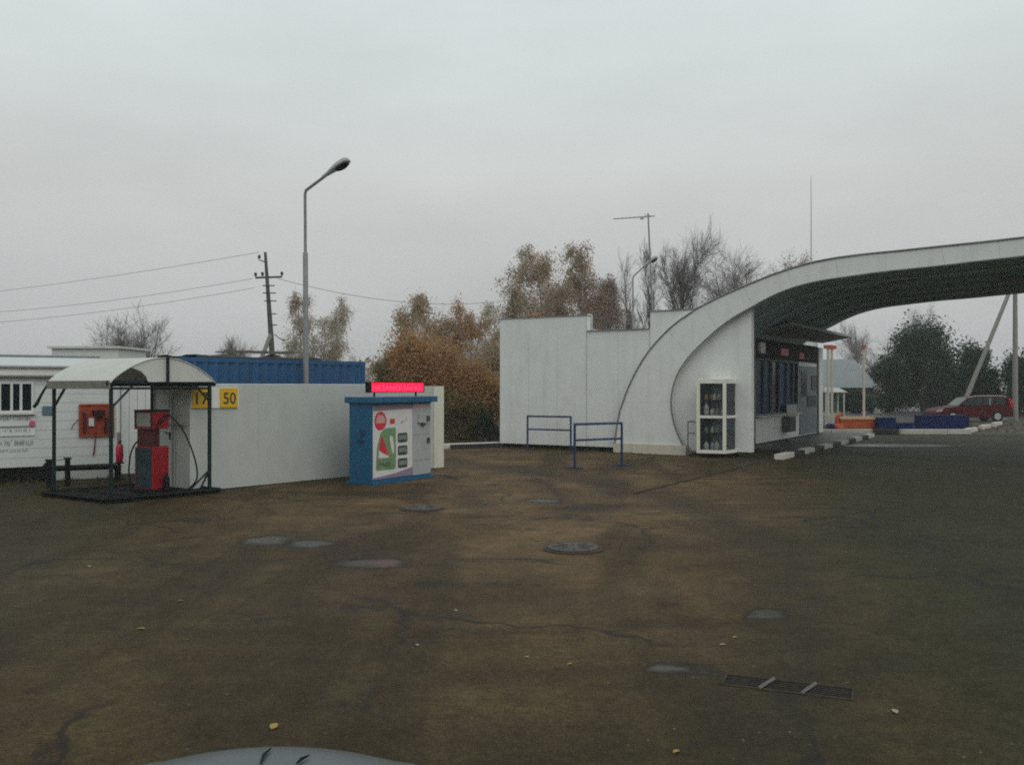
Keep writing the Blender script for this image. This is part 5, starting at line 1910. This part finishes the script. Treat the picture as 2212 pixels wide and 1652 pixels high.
rt = [Vector((hx0 + 1.2, Yh + 1.8, 2.5)), Vector((hx1, Yh + 1.8, 2.5)), Vector((hx1, Yh + 2.2, 2.5)), Vector((hx0 + 1.2, Yh + 2.2, 2.5))]
MB().hexa(rb + rt).build('roof', ROOFGREY, ht)

# ------------------------------------------------------------------ planted corner beyond the forecourt
kb3 = bpy.data.objects.new('kerb', None)
COL.objects.link(kb3)
kb3['kind'] = 'structure'
ORG[kb3.name] = Vector((0, 0, 0))
xs = [(1752, 1886, KWHITE, 40.4), (1890, 1942, KBLACK, 40.2), (1946, 2098, KWHITE, 40.4)]
for xa, xb, mm, yy in xs:
    a0, b0 = (xa - CX) / F * yy, (xb - CX) / F * yy
    nst = max(1, round((b0 - a0) / 1.0))
    for i in range(nst):
        u0, u1 = a0 + (b0 - a0) * i / nst, a0 + (b0 - a0) * (i + 1) / nst - .012
        MB().slab((u0, yy), (u1, yy), (0, .2), 0, .22).build('stone', mm, kb3, bevel=.02)
p0_, p1_ = Vector((20.15, 40.9, 0)), Vector((26.5, 50, 0))
for i in range(8):
    if i in (2, 5):
        continue
    a0, b0 = p0_.lerp(p1_, i / 8), p0_.lerp(p1_, (i + .93) / 8)
    dd = (b0 - a0).normalized()
    MB().slab(a0, b0, Vector((-dd.y, dd.x)) * .2, 0, .22 - .03 * (i % 3)).build('stone', KWHITE, kb3, bevel=.02)

Yo = 45.0
def X_(px, Y):
    return (px - CX) / F * Y
def Z_(py, Y):
    return H - (py - HY) / F * Y
t = thing('orange_planter', 'low orange brick planter with a pale top behind the far kerb', 'planter', Vector((X_(1845, Yo), Yo, 0)))
MB().box((X_(1855, Yo), Yo + .4, .24), (X_(1893, Yo) - X_(1818, Yo), .8, .47)).build('body', ORANGE_CL, t, bevel=.02)
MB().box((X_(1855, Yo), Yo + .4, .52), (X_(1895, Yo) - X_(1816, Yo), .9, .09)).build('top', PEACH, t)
q = MB()
xc = X_(1808, Yo)
q.tube([(xc + .1, Yo + .1, 0), (xc + .02, Yo + .1, .35), (xc + .05, Yo + .1, .62), (xc + .22, Yo + .1, .74), (xc + .34, Yo + .1, .66)], [.12, .10, .09, .09, .05], 10)
q.lathe((xc + .1, Yo + .1, 0), [(.3, 0), (.32, .12), (.2, .26), (.1, .3)], 14)
solo(q, 'garden_ornament', ORANGE_CL, 'orange curved-neck garden ornament beside the orange planter', 'ornament', (xc, Yo + .1, 0), smooth=50)
q = MB().lathe((X_(1791, Yo), Yo - .2, 0), [(.14, 0), (.2, .1), (.2, .24), (.16, .28)], 14)
solo(q, 'flower_tub', BLUE_LOW, 'small blue tub left of the orange ornament', 'tub', (X_(1791, Yo), Yo - .2, 0), smooth=50)
Yl = 44.6
for (xa, xb, ztop, lab) in ((1897, 1936, .58, 'short tall block of the low blue border wall next to the orange planter'), (1937, 1985, .33, 'lowest stretch of blue border wall behind the black kerb stone'),
                            (1986, 2094, .70, 'longest stretch of blue border wall in front of the red car')):
    q = MB().box(((X_(xa, Yl) + X_(xb, Yl)) / 2, Yl + .3, ztop / 2), (X_(xb, Yl) - X_(xa, Yl) - .02, .6, ztop))
    solo(q, 'border_wall', BLUE_LOW, lab, 'low wall', ((X_(xa, Yl) + X_(xb, Yl)) / 2, Yl + .3, 0), 'blue border walls')
for (px, lab, Yg, wd_) in ((1789, 'white post with orange cap touching the shop corner', 46, .11), (1797, 'white post with orange cap above the orange ornament', 46.6, .10), (1866, 'lone slim white post with orange cap before the grey house roof', 46, .10)):
    xb = X_(px, Yg)
    t = thing('capped_post', lab, 'post', Vector((xb, Yg, 0)), 'white posts with orange caps')
    MB().box((xb, Yg, 1.98), (wd_, wd_, 3.96)).build('shaft', mat('cream_post', (.50, .47, .41), .6, .1, 8), t)
    MB().box((xb, Yg, 4.05), (wd_ + (.28 if px < 1850 else .06), wd_ + .1, .18)).build('cap', ORANGE_CL, t)
Yk = 49.0
xa, xb = X_(1784, Yk), X_(1825, Yk)
t = thing('play_house', 'small white-roofed open play house with a green side by the capped posts', 'play house', Vector(((xa + xb) / 2, Yk, 0)))
for x, y in ((xa, Yk), (xb - .05, Yk), (xa, Yk + .9), (xb - .05, Yk + .9)):
    MB().box((x, y, .95), (.06, .06, 1.9)).build('post', WHITE, t)
MB().hexa([Vector(p) for p in ((xa - .1, Yk - .1, 1.78), (xb + .12, Yk - .1, 1.78), (xb + .12, Yk + 1, 1.78), (xa - .1, Yk + 1, 1.78), (xa, Yk + .2, 2.02), (xb - .25, Yk + .2, 2.02), (xb - .25, Yk + .6, 2.02), (xa, Yk + .6, 2.02))]).build('roof', WHITE, t)
q = MB()
for i in range(5):
    q.box((xa + .1 + (xb - xa - .2) * (i + .5) / 5, Yk + .9, 1.2), ((xb - xa - .2) / 5 - .03, .04, 1.0))
q.build('green_panel', mat('green_boards', (.03, .09, .045), .6, .25, 6), t)
MB().box(((xa + xb) / 2, Yk + .45, .3), (xb - xa, .9, .6)).build('base', LGREY, t)

# red estate car, side on, tail to the right
Yv = 54.5
x0 = X_(2023, Yv)
LEN = 4.55
t = thing('red_car', 'dark red estate car parked side-on beyond the blue border wall', 'car', Vector((x0 + LEN / 2, Yv, 0)))
def cp(pts2, y):
    return [Vector((x0 + a * LEN, y, z)) for a, z in pts2]
body = [(.0, .30), (.0, .55), (.02, .68), (.10, .80), (.27, .92), (.30, .94), (.95, 1.0), (.985, .95), (1.0, .6), (.99, .32), (.88, .26), (.86, .5), (.82, .6), (.77, .6), (.73, .5), (.71, .26), (.30, .26), (.28, .5), (.24, .6), (.19, .6), (.15, .5), (.13, .26)]
bd = MB().prism(cp(body, Yv), Vector((0, 1.7, 0))).build('body', CARRED, t, bevel=.02)
cabn = [(.29, .935), (.42, 1.40), (.50, 1.48), (.86, 1.50), (.93, 1.42), (.965, 1.0)]
MB().prism(cp(cabn, Yv + .10), Vector((0, 1.5, 0))).build('cabin', CARRED, t, bevel=.03)
MB().hexa([Vector((x0 + a_ * LEN, yv_, z_)) for a_, yv_, z_ in ((.298, Yv + .2, .965), (.298, Yv + 1.5, .965), (.31, Yv + 1.5, .955), (.31, Yv + .2, .955), (.416, Yv + .2, 1.405), (.416, Yv + 1.5, 1.405), (.43, Yv + 1.5, 1.39), (.43, Yv + .2, 1.39))]).build('windscreen', GLASS_GREEN, t)
glass = [(.335, .97), (.435, 1.36), (.505, 1.42), (.60, 1.42), (.60, .98)]
MB().prism(cp(glass, Yv + .085), Vector((0, .012, 0))).build('window', GLASS_GREEN, t)
glass = [(.62, .98), (.62, 1.42), (.75, 1.43), (.75, .99)]
MB().prism(cp(glass, Yv + .085), Vector((0, .012, 0))).build('window', GLASS_GREEN, t)
glass = [(.77, .99), (.77, 1.43), (.85, 1.43), (.895, 1.36), (.92, 1.02)]
MB().prism(cp(glass, Yv + .085), Vector((0, .012, 0))).build('window', GLASS_GREEN, t)
MB().tube([Vector((x0 + a * LEN, Yv + .14, z)) for a, z in ((.43, 1.42), (.50, 1.51), (.70, 1.535), (.86, 1.53), (.92, 1.46))], .03, 6).build('roof_line', LGREY, t, 60)  # pale line along the roof edge
MB().box((x0 + .70 * LEN, Yv + .08, 1.2), (.05, .02, .44)).build('pillar_trim', LGREY, t)
MB().prism(cp([(.955, .98), (.93, 1.40), (.962, 1.36), (.99, 1.02), (1.0, .85), (.97, .84)], Yv - .015), Vector((0, .14, 0))).build('tail_light', LIGHTRED, t)
MB().prism(cp([(.0, .58), (.02, .70), (.09, .76), (.07, .62)], Yv - .01), Vector((0, .05, 0))).build('headlight', LGREY, t)
for a in (.215, .795):
    for yy in (Yv + .03, Yv + 1.5):
        c = Vector((x0 + a * LEN, yy, .32))
        wh = MB().tube([c, c + Vector((0, .19, 0))], .32, 24).build('wheel', RUBBER, t, 40)
        MB().tube([c - Vector((0, .012, 0)), c + Vector((0, .02, 0))], .2, 18).build('rim', LGREY, wh, 40)

# ------------------------------------------------------------------ own car front, seen over its bonnet
hx = -.57
t = thing('grey_car', 'silver-grey car whose bonnet edge shows at the bottom of the picture', 'car', Vector((hx, 1.6, 0)))
def hood_z(x, y):
    dx = (x - hx)
    f = max(0, (y - 1.95) / .52)
    return 1.263 - .47 * dx * dx - .16 * f ** 2.6 - .02 * (2.2 - y) * 0 - .03 * max(0, 1.6 - y) * 0
q = MB()
nx, ny = 36, 24
vs_ = []
for i in range(nx + 1):
    x = hx - .72 + 1.44 * i / nx
    for j in range(ny + 1):
        fr_ = 2.46 - .16 * ((x - hx) / .72) ** 2
        y = 1.15 + (fr_ - 1.15) * j / ny
        rib = .010 * math.exp(-(((abs(x - hx) - .34) / .04) ** 2))
        vs_.append(Vector((x, y, hood_z(x, y) + rib)))
fs_ = [(i * (ny + 1) + j, (i + 1) * (ny + 1) + j, (i + 1) * (ny + 1) + j + 1, i * (ny + 1) + j + 1) for i in range(nx) for j in range(ny)]
n_ = len(vs_)
q.add(vs_ + [p - UP * .03 for p in vs_], fs_ + [tuple(k + n_ for k in reversed(f)) for f in fs_])
for idx in ([i * (ny + 1) for i in range(nx + 1)], [i * (ny + 1) + ny for i in range(nx + 1)], list(range(ny + 1)), [nx * (ny + 1) + j for j in range(ny + 1)]):
    q.f += [(idx[i], idx[i + 1], idx[i + 1] + n_, idx[i] + n_) for i in range(len(idx) - 1)]
hood = q.build('bonnet', CARGREY, t, 40)
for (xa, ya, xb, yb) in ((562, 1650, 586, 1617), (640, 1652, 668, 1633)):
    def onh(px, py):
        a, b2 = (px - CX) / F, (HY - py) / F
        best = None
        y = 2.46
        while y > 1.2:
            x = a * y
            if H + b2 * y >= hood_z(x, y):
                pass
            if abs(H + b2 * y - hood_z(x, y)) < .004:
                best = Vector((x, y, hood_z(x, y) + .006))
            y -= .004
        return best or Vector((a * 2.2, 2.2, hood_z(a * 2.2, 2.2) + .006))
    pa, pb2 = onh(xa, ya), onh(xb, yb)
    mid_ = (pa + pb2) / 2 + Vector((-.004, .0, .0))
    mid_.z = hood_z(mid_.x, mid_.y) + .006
    MB().tube([pa, mid_, pb2], [.0015, .004, .0015], 6).build('bonnet_reflection', RUBBER, hood, 60)  # dark strokes added as solid marks, standing in for reflections on the bonnet
q = MB()
q.box((hx, 1.75, .62), (1.66, 1.3, .60))
q.build('body', CARGREY, t, bevel=.06)
q = MB().box((hx, 2.42, .47), (1.62, .22, .30))
q.build('bumper', CARGREY, t, bevel=.05)
MB().box((hx, 2.43, .78), (.8, .06, .20)).build('grille', DARK, t, bevel=.01)
for sx_ in (-1, 1):
    MB().box((hx + sx_ * .62, 2.38, .80), (.34, .14, .2)).build('headlight', GLASS_GREEN, t, bevel=.03)
    c = Vector((hx + sx_ * .72 - .1, 1.75, .32))
    MB().tube([c, c + Vector((.2, 0, 0))], .32, 28).build('wheel', RUBBER, t, 40)
